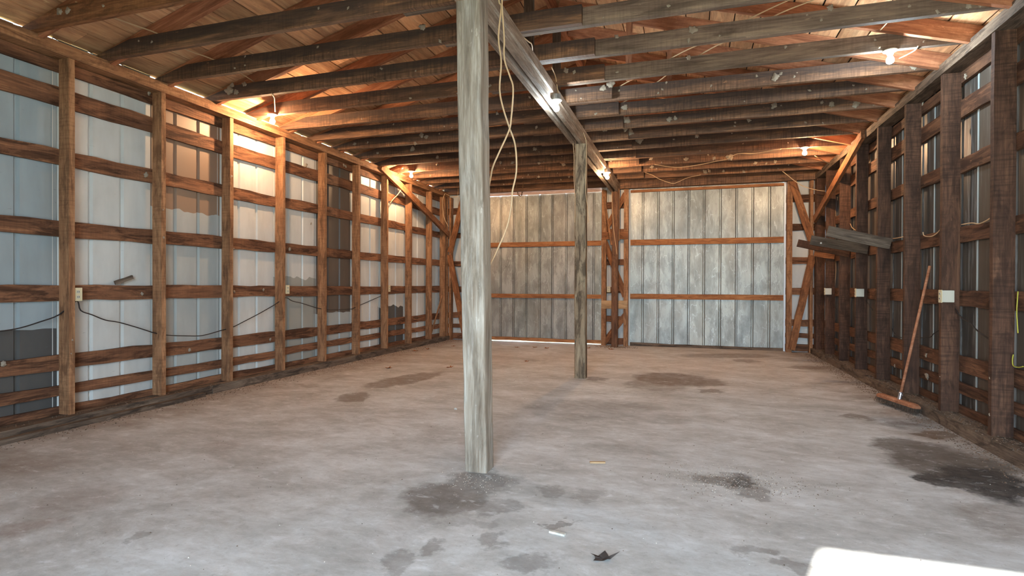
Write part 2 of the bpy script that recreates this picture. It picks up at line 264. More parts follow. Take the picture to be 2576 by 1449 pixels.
def glow(name, col, strength):
    n = NT(name); n.out((0.9, 0.9, 0.9), 0.3)
    n.b.inputs['Emission Color'].default_value = (*col, 1); n.b.inputs['Emission Strength'].default_value = strength
    return n.m

M_NEST = plain('dried_mud', srgb(150, 138, 122), 0.95, 0, 0.1, 0.3)
M_CERAM = plain('white_porcelain', srgb(225, 222, 214), 0.25, 0, 0.5)
M_CABLE = plain('beige_cable_jacket', srgb(196, 166, 128), 0.5, 0, 0.4)
M_BLACK = plain('black_cable_jacket', srgb(46, 40, 38), 0.5, 0, 0.4)
M_YELLOW = plain('yellow_cord_jacket', srgb(170, 165, 60), 0.5, 0, 0.4)
M_IVORY = plain('ivory_plastic', srgb(208, 196, 160), 0.4, 0, 0.4)
M_PALEP = plain('pale_plastic', srgb(190, 186, 170), 0.4, 0, 0.4)
M_SLOT = plain('dark_slot', srgb(50, 44, 36), 0.6)
M_STEEL = plain('galvanised_box_steel', srgb(140, 140, 138), 0.45, 0.7, 0.5, 0.15)
M_DARKM = plain('old_roof_steel', srgb(70, 66, 62), 0.7, 0.2, 0.3, 0.2)
M_CHROME = plain('broom_clamp_steel', srgb(200, 200, 205), 0.25, 0.9, 0.5)
M_BRISTLE = plain('dusty_bristles', srgb(92, 82, 72), 0.95, 0, 0.1, 0.4)
M_HANDLE = wood('broom_handle_wood', srgb(120, 76, 52), srgb(158, 104, 74), srgb(182, 132, 100), 0.2, 0.0, 0.02)
M_LEAF = plain('dry_leaf', srgb(150, 92, 50), 0.8, 0, 0.2, 0.3)
M_DIRT = plain('dirt_crumbs', srgb(104, 88, 74), 0.95, 0, 0.1, 0.45)
M_CHIP = plain('pale_chips', srgb(196, 190, 178), 0.9, 0, 0.1, 0.2)
M_GRAVEL = plain('gravel', srgb(120, 122, 96), 0.95, 0, 0.1, 0.3)
M_EDGE = plain('pale_edge_metal', srgb(190, 196, 200), 0.35, 0.3, 0.5)
M_BULBW = glow('warm_bulb_glow', (1.0, 0.62, 0.34), WARM_W)
M_BULBC = glow('cool_bulb_glow', (0.74, 0.90, 1.0), COOL_W)

# ------------------------------------------------------------------ object helpers
def link(name, me, mat=None, parent=None):
    o = bpy.data.objects.new(name, me); COL.objects.link(o)
    if mat is not None and not me.materials: me.materials.append(mat)
    if parent is not None: o.parent = parent
    return o

def empty(name, loc=(0, 0, 0)):
    o = bpy.data.objects.new(name, None); COL.objects.link(o); o.location = loc; o.empty_display_size = 0.1
    return o

def tag(o, label=None, cat=None, group=None, kind=None):
    if label: o['label'] = label
    if cat: o['category'] = cat
    if group: o['group'] = group
    if kind: o['kind'] = kind
    return o

def struct(name):
    return tag(empty(name), kind='structure')

def mesh(name, v, f, smooth=False):
    me = bpy.data.meshes.new(name); me.from_pydata([tuple(p) for p in v], [], f)
    if smooth:
        for p in me.polygons: p.use_smooth = True
    me.update()
    return me

_cache = {}
def board_mesh(L, W, T, wob=0.0, segs=4, var=0, ch=0.0):
    key = (round(L, 2), round(W, 3), round(T, 3), wob, segs, var, ch)
    if key in _cache: return _cache[key]
    r = random.Random(hash((key[0], key[1], key[2], var)) & 0xffff)
    v, f = [], []
    c = ch
    if c:
        prof = [(-T/2+c, -W/2), (T/2-c, -W/2), (T/2, -W/2+c), (T/2, W/2-c), (T/2-c, W/2), (-T/2+c, W/2), (-T/2, W/2-c), (-T/2, -W/2+c)]
    else:
        prof = [(-T/2, -W/2), (T/2, -W/2), (T/2, W/2), (-T/2, W/2)]
    n = len(prof)
    bow = r.uniform(-1, 1) * wob
    for i in range(segs + 1):
        x = L * i / segs
        if 0 < i < segs: x += r.uniform(-.25, .25) * L / segs
        d0, d1 = r.uniform(-wob, wob), r.uniform(-wob, wob)
        b = bow * math.sin(math.pi * i / segs)
        for (y, z) in prof:
            v.append((x, y, z + (d1 if z > 0 else d0) + b))
    for i in range(segs):
        for k in range(n):
            a, b_ = i * n + k, i * n + (k + 1) % n
            f.append((a, b_, b_ + n, a + n))
    f.append(tuple(reversed(range(n)))); f.append(tuple(segs * n + k for k in range(n)))
    me = mesh('board', v, f)
    _cache[key] = me
    return me

def place(o, A, B, wdir):
    A, B, wdir = Vector(A), Vector(B), Vector(wdir)
    x = (B - A).normalized(); z = (wdir - x * wdir.dot(x)).normalized(); y = z.cross(x)
    m = Matrix.Identity(4)
    for i in range(3):
        m[i][0], m[i][1], m[i][2], m[i][3] = x[i], y[i], z[i], A[i]
    o.matrix_local = m
    return o

def board(name, A, B, W, T, mat, parent, wdir=(0, 0, 1), wob=0.003, segs=4, ch=0.0, nvar=3):
    L = (Vector(B) - Vector(A)).length
    me = board_mesh(L, W, T, wob, segs, rnd.randrange(nvar), ch)
    if me.materials and me.materials[0] is not mat:
        key = (id(me), mat.name)
        if key not in _cache:
            m2 = me.copy(); m2.materials.clear(); m2.materials.append(mat); _cache[key] = m2
        me = _cache[key]
    return place(link(name, me, mat, parent), A, B, wdir)

def box(name, lo, hi, mat, parent=None, bev=0.0):
    x0, y0, z0 = lo; x1, y1, z1 = hi
    cx, cy, cz = (x0+x1)/2, (y0+y1)/2, (z0+z1)/2
    import bmesh
    bm = bmesh.new(); bmesh.ops.create_cube(bm, size=1.0)
    bmesh.ops.scale(bm, vec=(x1-x0, y1-y0, z1-z0), verts=bm.verts)
    if bev: bmesh.ops.bevel(bm, geom=bm.edges[:], offset=bev, segments=2, affect='EDGES')
    me = bpy.data.meshes.new(name); bm.to_mesh(me); bm.free()
    o = link(name, me, mat, parent); o.location = (cx, cy, cz)
    return o

def lathe(name, prof, mat, parent=None, loc=(0, 0, 0), n=20, smooth=True):
    v, f = [], []
    for (r, z) in prof:
        for k in range(n):
            a = 2 * math.pi * k / n
            v.append((r * math.cos(a), r * math.sin(a), z))
    m = len(prof)
    for i in range(m - 1):
        for k in range(n):
            a, b = i * n + k, i * n + (k + 1) % n
            f.append((a, b, b + n, a + n))
    f.append(tuple(reversed(range(n)))); f.append(tuple((m - 1) * n + k for k in range(n)))
    o = link(name, mesh(name, v, f, smooth), mat, parent); o.location = loc
    return o

def tube_mesh(pts, r, n=6, sub=4, flat=1.0):
    P = [Vector(p) for p in pts]
    # Catmull-Rom
    Q = []
    for i in range(len(P) - 1):
        p0 = P[i-1] if i else P[0] * 2 - P[1]; p1, p2 = P[i], P[i+1]
        p3 = P[i+2] if i + 2 < len(P) else P[-1] * 2 - P[-2]
        for s in range(sub):
            t = s / sub
            Q.append(0.5 * ((2*p1) + (p2-p0)*t + (2*p0-5*p1+4*p2-p3)*t*t + (3*p1-p0-3*p2+p3)*t**3))
    Q.append(P[-1])
    v, f = [], []
    nrm = None
    for i, q in enumerate(Q):
        t = (Q[min(i+1, len(Q)-1)] - Q[max(i-1, 0)]).normalized()
        if nrm is None:
            nrm = t.cross(Vector((0, 0, 1)))
            if nrm.length < .1: nrm = t.cross(Vector((1, 0, 0)))
        nrm = (nrm - t * nrm.dot(t)).normalized(); b = t.cross(nrm)
        for k in range(n):
            a = 2 * math.pi * k / n
            v.append(q + nrm * (math.cos(a) * r * flat) + b * (math.sin(a) * r))
    for i in range(len(Q) - 1):
        for k in range(n):
            a, b = i * n + k, i * n + (k + 1) % n
            f.append((a, b, b + n, a + n))
    f.append(tuple(reversed(range(n)))); f.append(tuple((len(Q)-1) * n + k for k in range(n)))
    return v, f

def cable(name, pts, r, mat, label, parent=None, cat='cable', group=None, flat=1.0):
    v, f = tube_mesh(pts, r, flat=flat)
    c = Vector(pts[0])
    o = link(name, mesh(name, [p - c for p in v], f, True), mat, parent); o.location = c
    if parent is None: tag(o, label, cat, group)
    return o

# corrugated sheet: local x across, z up, y outward
def sheet_mesh(Wd, ribs, z0, z1, dep=0.02, tk=0.0015, hw=0.022):
    xs = [(0.0, 0.0)]
    for r in ribs:
        if r - hw > 0.004 and r + hw < Wd - 0.004:
            xs += [(r - hw, 0), (r - hw * 0.45, dep), (r + hw * 0.45, dep), (r + hw, 0)]
    xs.append((Wd, 0.0))
    v, f = [], []
    n = len(xs)
    for z in (z0, z1):
        for (x, y) in xs: v.append((x, y, z))
        for (x, y) in xs: v.append((x, y + tk, z))
    for i in range(n - 1):
        f.append((i, i + 1, 2*n + i + 1, 2*n + i))
        f.append((n + i + 1, n + i, 3*n + i, 3*n + i + 1))
    f.append((0, 2*n, 3*n, n)); f.append((n-1, 2*n-1, 4*n-1, 3*n-1))
    return mesh('sheet', v, f)

def sheet(name, org, ang, Wd, ribs, z0, z1, mat, parent, dep=0.02):
    o = link(name, sheet_mesh(Wd, ribs, z0, z1, dep), mat, parent)
    o.location = org; o.rotation_euler = (0, 0, ang)
    return o

# ------------------------------------------------------------------ floor and ground
def concrete():
    n = NT('stained_concrete'); v = n.tc.outputs['Object']
    big = n.noise(v, 0.55, 4, 0.6, 0.4)
    med = n.noise(n.mapping(v, rot=(0, 0, 0.3), scale=(1.0, 1.6, 1)), 1.5, 9, 0.72, 0.35)
    fine = n.noise(v, 26, 5, 0.7)
    c = n.ramp(med, [(0.28, srgb(154, 152, 146)), (0.45, srgb(178, 178, 174)), (0.58, srgb(196, 198, 196)), (0.75, srgb(214, 217, 217))])
    sp = n.node('ShaderNodeSeparateXYZ'); n.l.new(v, sp.inputs[0])
    X, Y = sp.outputs[0], sp.outputs[1]
    # brown dirt: far end and along the walls
    far = n.ramp(n.math('ADD', n.math('MULTIPLY', Y, 0.08), n.math('MULTIPLY', n.math('SUBTRACT', big, 0.5), 0.9)), [(0.45, 0.0), (0.95, 1.0)])
    c = n.mix(n.math('MULTIPLY', far, 0.36), c, srgb(180, 160, 141))
    wl = n.math('MINIMUM', n.math('SUBTRACT', X, -4.97), n.math('SUBTRACT', 2.2, X))
    wl = n.math('ADD', n.math('MULTIPLY', wl, 0.5), n.math('MULTIPLY', n.math('SUBTRACT', med, 0.5), 0.7))
    c = n.mix(n.math('MULTIPLY', n.ramp(wl, [(0.05, 1.0), (0.42, 0.0)]), 0.6), c, srgb(112, 92, 76))
    wl2 = n.math('SUBTRACT', n.math('SUBTRACT', X, -4.97), n.math('MULTIPLY', Y, -0.05))
    lf = n.ramp(n.math('ADD', n.math('MULTIPLY', n.math('SUBTRACT', X, -4.97), 0.28), n.math('MULTIPLY', n.math('SUBTRACT', med, 0.5), 0.9)), [(0.1, 1.0), (0.75, 0.0)])
    c = n.mix(n.math('MULTIPLY', lf, 0.34), c, srgb(144, 130, 117))
    wsp = n.ramp(n.noise(n.mapping(v, rot=(0, 0, 0.45), scale=(1, 3.5, 1)), 3.0, 6, 0.75, 0.8), [(0.52, 0.0), (0.75, 1.0)])
    c = n.mix(n.math('MULTIPLY', wsp, 0.25), c, srgb(160, 148, 136))
    # pale worn patches
    pale = n.ramp(n.noise(n.mapping(v, loc=(5, 3, 0), rot=(0, 0, -0.3), scale=(1, 1.8, 1)), 2.4, 6, 0.72), [(0.56, 0.0), (0.70, 1.0)])
    c = n.mix(n.math('MULTIPLY', pale, 0.5), c, srgb(216, 216, 214))
    # stains with a shape of their own
    nd = n.noise(v, 5.0, 5, 0.62, color=True)
    sub = n.node('ShaderNodeVectorMath', operation='SUBTRACT'); n.l.new(nd, sub.inputs[0]); sub.inputs[1].default_value = (0.5, 0.5, 0.5)
    mul = n.node('ShaderNodeVectorMath', operation='MULTIPLY'); n.l.new(sub.outputs[0], mul.inputs[0]); mul.inputs[1].default_value = (0.34, 0.40, 0)
    add = n.node('ShaderNodeVectorMath', operation='ADD'); n.l.new(v, add.inputs[0]); n.l.new(mul.outputs[0], add.inputs[1])
    dv = add.outputs[0]
    cols = {0: srgb(84, 76, 68), 1: srgb(44, 43, 43), 2: srgb(120, 92, 74), 3: srgb(92, 72, 54)}
    acc = {0: None, 1: None, 2: None, 3: None}
    for (x, y, rx, ry, a, s, k) in stains:
        if k == 0 and y > 4.9 and s > .4: k = 3
        mp = n.mapping(dv, loc=(x, y, 0), rot=(0, 0, a), scale=(rx, ry, 1), vt='TEXTURE')
        g = n.node('ShaderNodeTexGradient', gradient_type='SPHERICAL'); n.l.new(mp, g.inputs[0])
        f = n.math('MULTIPLY', n.math('MULTIPLY', g.outputs['Fac'], {0: 3.4, 1: 3.8, 2: 1.5, 3: 4.0}[k], clamp=True), s)
        acc[k] = f if acc[k] is None else n.math('MAXIMUM', acc[k], f)
    mot = n.ramp(n.noise(v, 9, 5, 0.7), [(0.3, 0.75), (0.65, 1.0)])
    for k in (2, 0, 3, 1):
        c = n.mix(n.math('MULTIPLY', n.math('MULTIPLY', acc[k], mot), 1.0), c, cols[k])
    mo = n.noise(n.mapping(v, rot=(0, 0, 0.5), scale=(1, 1.7, 1)), 8.0, 8, 0.75, 0.4)
    c = n.mix(n.math('MULTIPLY', n.ramp(mo, [(0.36, 1.0), (0.52, 0.0)]), 0.22), c, srgb(112, 104, 96))
    c = n.mix(n.math('MULTIPLY', n.ramp(mo, [(0.56, 0.0), (0.66, 1.0)]), 0.38), c, srgb(226, 228, 230))
    # fine grit and specks
    c = n.mix(n.math('MULTIPLY', n.ramp(fine, [(0.30, 1.0), (0.42, 0.0)]), 0.30), c, srgb(96, 88, 80))
    c = n.mix(n.math('MULTIPLY', n.ramp(n.noise(v, 60, 3, 0.6), [(0.68, 0.0), (0.74, 1.0)]), 0.5), c, srgb(225, 222, 216))
    n.bump(n.math('ADD', n.math('MULTIPLY', fine, 0.4), n.math('MULTIPLY', med, 0.6)), 0.25, 0.008)
    rg = n.ramp(med, [(0.3, 0.75), (0.7, 0.6)])
    return n.out(c, rg, 0, 0.35)

fl = link('floor', mesh('floor', [(-5.16, YF-.1, 0), (2.40, YF-.1, 0), (2.40, 11.2, 0), (-5.16, 11.2, 0), (-5.16, YF-.1, -.15), (2.40, YF-.1, -.15), (2.40, 11.2, -.15), (-5.16, 11.2, -.15)],
     [(0, 1, 2, 3), (4, 7, 6, 5), (0, 4, 5, 1), (1, 5, 6, 2), (2, 6, 7, 3), (3, 7, 4, 0)]), concrete())
tag(fl, kind='structure')
gr = link('ground', mesh('ground', [(-60, -60, -.06), (60, -60, -.06), (60, 70, -.06), (-60, 70, -.06)], [(0, 1, 2, 3)]), M_GRAVEL)
tag(gr, kind='structure')

# ------------------------------------------------------------------ side walls
c_white = srgb(196, 197, 192); c_blue = srgb(148, 158, 160); c_grey = srgb(166, 170, 166); c_brown = srgb(96, 84, 74); c_dk = srgb(78, 77, 75); c_tan = srgb(140, 116, 96)
S_W = siding('siding_white', c_white)
S_W2 = siding('siding_white_grey_patch', c_white, srgb(150, 150, 142), 1.29)
S_B = siding('siding_blue_dark_foot', c_blue, c_dk, 0.82, wob=0.01)
S_T = siding('siding_grey_brown_top', c_grey, c_tan, 1.98, True, wob=0.03)
S_D = siding('siding_dark_grey_foot', c_brown, c_grey, 0.77, wob=0.02)
S_F = siding('siding_white_dark_patch', c_white, c_dk, 0.80, wob=0.05)
S_G = siding('siding_grey', c_grey)
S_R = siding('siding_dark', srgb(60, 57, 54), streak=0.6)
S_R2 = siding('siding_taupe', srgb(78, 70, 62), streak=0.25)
S_STRIP = plain('pale_strip_paint', srgb(170, 186, 190), 0.4, 0.1, 0.4)

GZ = [(3.04, .10), (2.775, .15), (2.275, .132), (1.667, .132), (1.107, .135), (0.532, .132), (0.300, .092), (0.075, .145)]   # centre height and width of each girt row

def nest_mesh(seed):
    r = random.Random(seed)
    import bmesh
    bm = bmesh.new(); bmesh.ops.create_icosphere(bm, subdivisions=3, radius=1.0)
    ph = [r.uniform(0, 6.28) for _ in range(6)]
    for v in bm.verts:
        p = v.co
        k = 1 + .22 * math.sin(4 * p.x + ph[0]) * math.cos(3.5 * p.z + ph[1]) + .13 * math.sin(8 * p.z + ph[2]) + .1 * math.sin(7 * p.x + 5 * p.y + ph[3]) + r.uniform(-.07, .07)
        v.co = Vector((p.x * k * .85, p.y * .4 * k, p.z * k * 1.1))
    me = bpy.data.meshes.new('mud_nest'); bm.to_mesh(me); bm.free(); me.materials.append(M_NEST)
    for p in me.polygons: p.use_smooth = True
    return me
NM = [nest_mesh(i) for i in range(5)]

def wall_side(name, side):
    W = struct(name)
    L = side == 'L'
    xin = XL if L else XR
    sgn = -1 if L else 1
    xo = xin + sgn * (0.12 if L else 0.135)          # outer face of studs
    dp = abs(xo - xin)
    xg = xo + sgn * 0.015                            # girt centre
    xs = xo + sgn * 0.033                            # siding plane
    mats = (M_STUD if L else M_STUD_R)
    studs = []
    if L:
        ys = [3.346 + .861 * k - .024 for k in range(-6, 9)]
        ys[14] = 10.21
    else:
        ys = [4.993 + .865 * k + .024 for k in range(-8, 7)]
    for y in ys:
        dx = rnd.uniform(-.006, .006)
        studs.append(board('stud', (xin + sgn * dp / 2 + dx, y, .088), (xin + sgn * dp / 2 + dx, y + rnd.uniform(-.006, .006), PLATE), dp, .048 if L else .05, mats, W, (1, 0, 0), 0.0025, 6))
    # corner studs
    for y in (YB - .02, YB - .16 if L else YB - .14):
        board('corner_stud', (xin + sgn * dp / 2, y, .088), (xin + sgn * dp / 2, y, PLATE), dp, .05, mats, W, (1, 0, 0), 0.002, 5)
    # girts, in lengths that end on studs
    for gi, (z, wd) in enumerate(GZ):
        cuts = [YF - .1] + [ys[k] for k in ((3, 7, 11) if gi % 2 else (5, 9, 13))] + [YB + .08]
        for a, b in zip(cuts[:-1], cuts[1:]):
            dz = rnd.uniform(-.012, .012)
            wv = .007 if gi else .003
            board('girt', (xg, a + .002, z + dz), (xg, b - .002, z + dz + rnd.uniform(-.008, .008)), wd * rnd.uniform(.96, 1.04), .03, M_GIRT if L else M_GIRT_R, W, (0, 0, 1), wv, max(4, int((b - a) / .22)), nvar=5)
    # plates
    xm = xin + sgn * .07
    for zc, cut in ((PLATE + .025, (2.6, 7.7)), (PLATE + .076, (4.62, 9.4))):
        cuts = [YF - .1, *cut, YB + .05]
        for a, b in zip(cuts[:-1], cuts[1:]):
            board('top_plate', (xm + rnd.uniform(-.006, .006), a, zc), (xm + rnd.uniform(-.006, .006), b - .003, zc), .15, .05, M_STUD if L else M_SILL, W, (1, 0, 0), .004, 8)
    if L:
        for a, b, xa, xb in ((YF, 2.2, -4.98, -4.95), (2.2, 4.75, -4.93, -5.0), (4.75, 7.9, -5.0, -5.0), (7.9, YB, -5.0, -5.0)):
            board('sill_plate', (xa - .02, a, .044), (xb - .02, b - .003, .044), .17, .088, M_SILL, W, (1, 0, 0), .006, 10)
        board('sill_plank', (-4.83, 1.3, .022), (-4.93, 4.6, .02), .12, .04, M_SILL, W, (1, 0, 0), .01, 10)
    else:
        for a, b in ((YF, 2.9), (2.9, 6.4), (6.4, YB)):
            board('sill_plate', (2.20, a, .044), (2.20, b - .003, .044), .19, .088, M_SILL, W, (1, 0, 0), .006, 10)
    # siding
    sp = .8595
    for k in range(-7, 13):
        y0 = 3.297 + sp * k
        if L and (y0 + sp < YF or y0 > YB + .1): continue
        if L:
            m = {-1: S_B, 0: S_W, 1: S_T, 2: S_W, 3: S_W2, 4: S_D, 5: S_W, 6: S_F, 7: S_W, 8: S_G}.get(k, S_G)
            top = 3.266 + rnd.uniform(-.003, .012)
            sheet('siding_panel', (xs - .0022 * (k % 2), y0 - .028, 0), math.pi / 2, sp + .034, [.028 + .2865 * j for j in (0, 1, 2)], .012, top, m, W, .02)
        else:
            y0 = 5.62 - sp * 12 + sp * (k + 7)
            if y0 + sp < YF or y0 > YB + .1: continue
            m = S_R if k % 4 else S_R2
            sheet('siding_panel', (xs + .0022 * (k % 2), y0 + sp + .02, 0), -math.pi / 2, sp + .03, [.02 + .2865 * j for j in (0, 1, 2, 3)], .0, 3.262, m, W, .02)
            if YF < y0 < YB:
                box('pale_strip', (xs - .004, y0 - .012, .012), (xs - .001, y0 + .014, 3.2), S_STRIP, W)  # narrow pale strip on the inner face at each sheet boundary
    for (sd_, y, z, s) in WN:
        if sd_ != side: continue
        o = link('mud_nest', NM[rnd.randrange(5)], None, W)
        o.location = (xo - sgn * .004, y, z); o.rotation_euler = (rnd.uniform(-.4, .4), 0, math.pi / 2); o.scale = (s, s, s)
    # dried mud on the studs
    for j, st in enumerate(studs):
        for q in range(3 if 4 < j < 14 else 0):
            o = link('mud_nest', NM[rnd.randrange(5)], None, st)
            x = rnd.uniform(.15, 2.95); s = rnd.uniform(.006, .015)
            if L: o.location = (x, -.026 if rnd.random() < .5 else .0, -.0 if False else .0)
            # local x up, local z = width direction (+X world), local y = z cross x
            face = rnd.random() < .5
            yy = -.025 if st.matrix_local.to_3x3() @ Vector((0, -1, 0)) @ Vector((0, -1, 0)) > 0 else .025
            if face: o.location = (x, yy, rnd.uniform(-.045, .045)); o.rotation_euler = (0, rnd.uniform(0, 3), 0)
            else:
                zz = dp / 2 * (1 if L else -1)
                o.location = (x, rnd.uniform(-.01, .01), zz); o.rotation_euler = (math.pi / 2, 0, rnd.uniform(0, 3))
            o.scale = (s, s, s)
    return W, studs

WL, studsL = wall_side('wall_left', 'L')
WR, studsR = wall_side('wall_right', 'R')
# long shallow braces near the far corners
board('brace', (-4.945, 8.22, 3.20), (-4.945, 10.98, 2.30), .125, .045, M_BRACE, WL, (0, .3, 1), .004, 8)
board('brace', (2.14, 8.12, 3.16), (2.14, 10.90, 2.38), .125, .045, M_BRACE, WR, (0, .3, 1), .004, 8)
board('brace', (-5.03, 10.28, .12), (-5.03, 10.93, 1.05), .03, .02, M_STUD, WL, (0, -1, 1), .002, 3)

# ------------------------------------------------------------------ far wall
WB = struct('wall_back')
YS = YB + .12                         # outer face of far studs
YG = YS + .015; YSD = YS + .033
JX = [-4.61, -4.56, -1.64, -1.16, 1.72, 1.80]
def vstud(nm, x, w_, y0=YB, m=M_STUD, z0=.0, z1=PLATE, par=WB, dp=.12):
    return board(nm, (x, y0 + dp / 2, z0), (x, y0 + dp / 2, z1), dp, w_, m, par, (0, 1, 0), .002, 6)
for x, w_ in ((-4.93, .05), (-4.575, .09), (-1.59, .09), (-1.155, .085), (1.765, .085), (2.12, .05)):
    vstud('jamb_stud', x, w_)
# header
for z, w_ in ((3.17, .14), (3.31, .13)):
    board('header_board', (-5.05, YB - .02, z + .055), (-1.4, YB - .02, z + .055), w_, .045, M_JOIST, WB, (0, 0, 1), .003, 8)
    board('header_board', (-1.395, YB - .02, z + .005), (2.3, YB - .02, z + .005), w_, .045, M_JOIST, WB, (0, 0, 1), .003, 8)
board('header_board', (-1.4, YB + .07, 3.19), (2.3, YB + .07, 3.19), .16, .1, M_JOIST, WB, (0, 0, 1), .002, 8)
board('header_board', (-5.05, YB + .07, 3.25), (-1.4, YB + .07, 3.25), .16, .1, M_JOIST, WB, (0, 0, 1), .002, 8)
for (xa, xb) in ((-5.06, -4.62), (-1.63, -1.115), (1.72, 2.28)):
    for gi, (z, wd) in enumerate(GZ[1:] if xa != -1.63 else GZ[1:6] + GZ[7:]):
        board('girt', (xa, YG, z + (.03 if gi == 0 else 0)), (xb, YG, z + rnd.uniform(-.01, .01) + (.03 if gi == 0 else 0)), wd * .92, .028, M_GIRT, WB, (0, 0, 1), .005, 4)
    wd = xb - xa + .02
    sheet('siding_panel', (xa - .03, YSD, 0), 0, wd + .04, [.12 if xa == -1.63 else (.42 if xa > 0 else .30), .36 if xa == -1.63 else .44], -.03, 3.2, S_W, WB, .015)
# braces
board('brace', (1.80, YB - .02, 3.09), (2.12, YB - .02, 2.0), .12, .04, M_BRACE, WB, (1, 0, 0), .004, 6)
board('brace', (2.13, YB - .02, 1.75), (1.80, YB - .02, .05), .12, .04, M_BRACE, WB, (1, 0, 0), .006, 8)
board('brace', (-4.60, YB - .02, 3.12), (-4.92, YB - .02, 1.90), .12, .04, M_BRACE, WB, (1, 0, 0), .004, 6)
board('brace', (-4.93, YB - .02, 1.85), (-4.56, YB - .02, .10), .12, .04, M_BRACE, WB, (1, 0, 0), .006, 8)
board('brace', (-1.17, YB + .05, 3.02), (-1.60, YB + .05, 2.24), .10, .035, M_BRACE, WB, (1, 0, 0), .004, 6)
board('brace', (-1.60, YB + .05, 2.14), (-1.17, YB + .05, .98), .11, .035, M_BRACE, WB, (1, 0, 0), .004, 6)
board('brace', (-1.16, YB + .05, .62), (-1.58, YB + .05, .06), .11, .035, M_BRACE, WB, (1, 0, 0), .004, 6)
board('blocking', (-1.63, YB + .01, 2.19), (-1.12, YB + .01, 2.19), .15, .04, M_BRACE, WB, (0, 0, 1), .002, 3)
board('blocking', (-1.63, YB + .01, .82), (-1.12, YB + .01, .82), .16, .04, M_PALEB, WB, (0, 0, 1), .002, 3)
board('cleat', (-1.30, YB - .07, 2.08), (-1.30, YB - .07, 3.1), .05, .05, M_STUD, WB, (1, 0, 0), .002, 4)
# gable boards above the header
for i in range(8):
    x0 = -5.1 + i * .93
    pts = [(x0, JZ), (min(x0 + .93, 2.3), JZ)]
    zt = lambda x: 3.385 + SL * (3.325 - abs(x - RC)) + .02
    x1 = min(x0 + .93, 2.3)
    vs = [(x0, YSD, 3.19), (x1, YSD, 3.19), (x1, YSD, zt(x1)), (x0, YSD, zt(x0))]
    if x0 < RC < x1: vs.insert(3, (RC, YSD, zt(RC)))
    k = len(vs); vs2 = [(a, b + .004, c) for a, b, c in vs]
    fs = [tuple(range(k)), tuple(reversed(range(k, 2 * k)))] + [(i2, i2 + k, (i2 + 1) % k + k, (i2 + 1) % k) for i2 in range(k)]
    link('gable_sheet', mesh('gable_sheet', vs + vs2, fs), S_R2, WB)

# far doors
def door(name, x0, x1, seams, mats, ztop, zbot, yoff, rails, railm, botm, gapx=None):
    D = struct(name)
    Y = YS + .08 + yoff
    allx = [x0 - .12] + seams + [x1 + .12]
    # sheets of three ribs
    cuts = [x0 - .12] + seams[::3][1 if seams[0] - x0 < .4 else 0:] + [x1 + .12]
    cuts = [cuts[0]] + [c for c in cuts[1:-1]] + [cuts[-1]]
    for i, (a, b) in enumerate(zip(cuts[:-1], cuts[1:])):
        rb = [s - a for s in seams if a + .03 < s < b + .02]
        sheet('metal_sheet', (a, Y + .0025 * (i % 2), 0), 0, b - a + .02, rb, zbot, ztop + .03, mats[i % len(mats)], D, .016)
        if i: box('seam', (a - .018, Y - .005, zbot), (a - .006, Y, ztop), M_DARKM, D)
    for s in seams:
        box('rib_edge', (s - .004 + .02, Y - .004, zbot), (s + .004 + .02, Y + .001, ztop), M_DARKM, D)
    for (z, w_) in rails:
        board('door_rail', (x0 - .05, Y - .025, z), (x1 + .02, Y - .025, z), w_, .035, railm, D, (0, 0, 1), .002, 6)
    board('bottom_rail', (x0 - .05, Y - .025, zbot + .03), (x1 + .02, Y - .025, zbot + .015), .07, .035, botm, D, (0, 0, 1), .005, 10)
    return D
seR = [-.847, -.551, -.267, .02, .302, .594, .88, 1.163, 1.453]
seL = [-4.42, -4.13, -3.841, -3.546, -3.265, -2.971, -2.698, -2.404, -2.12, -1.83]
gm = [galv('galvanised_sheet', srgb(156, 160, 154), 0, 0.0), galv('galvanised_sheet_warm', srgb(160, 160, 150), 0, 4.3), galv('galvanised_sheet_dull', srgb(168, 170, 164), 0, 9.1)]
gmr = galv('galvanised_sheet_rusty', srgb(158, 162, 156), 0.46, 13.0)
D2 = door('door_2', -1.11, 1.70, seR, [gm[0], gm[1], gm[0], gmr], 3.108, .0, 0.0, ((2.055, .11), (.985, .10), (3.075, .05)), M_RAIL, M_SILL)
D1 = door('door_1', -4.53, -1.64, seL, [gm[2], gm[0], gm[2], gm[1]], 3.085, .028, .03, ((2.06, .10), (.97, .085)), M_RAIL, M_RAIL)
board('top_rail', (-4.6, YS + .085, 3.16), (-1.6, YS + .085, 3.15), .085, .03, M_LIGHTB, D1, (0, 0, 1), .001, 4)
box('edge_strip', (1.695, YS + .03, .0), (1.722, YS + .06, 3.11), M_EDGE, D2)  # thin pale strip up the right edge of the door opening

# ------------------------------------------------------------------ front wall (behind the camera): right door open, left door shut
WF = struct('wall_front')
for x in (-4.575, -1.59, -1.155, 1.765, 2.12, -4.93, -3.6, -2.6):
    board('stud', (x, YF - .06, 0), (x, YF - .06, PLATE), .12, .08, M_STUD, WF, (0, 1, 0), .002, 4)
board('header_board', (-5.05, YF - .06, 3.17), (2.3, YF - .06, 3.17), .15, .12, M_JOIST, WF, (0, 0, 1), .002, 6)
for (xa, xb) in ((-5.1, -4.2), (-4.2, -3.3), (-3.3, -2.4), (-2.4, -1.12), (1.72, 2.32)):
    sheet('siding_panel', (xb + .02, YF - .15, 0), math.pi, xb - xa + .04, [.2 + .2865 * j for j in range(4)], .0, 3.22, S_G, WF, .02)
for (z, wd) in GZ[1:]:
    board('girt', (-5.08, YF - .135, z), (-1.12, YF - .135, z), wd, .028, M_GIRT, WF, (0, 0, 1), .004, 8)
def zt_(x): return 3.385 + SL * (3.325 - abs(x - RC)) + .02
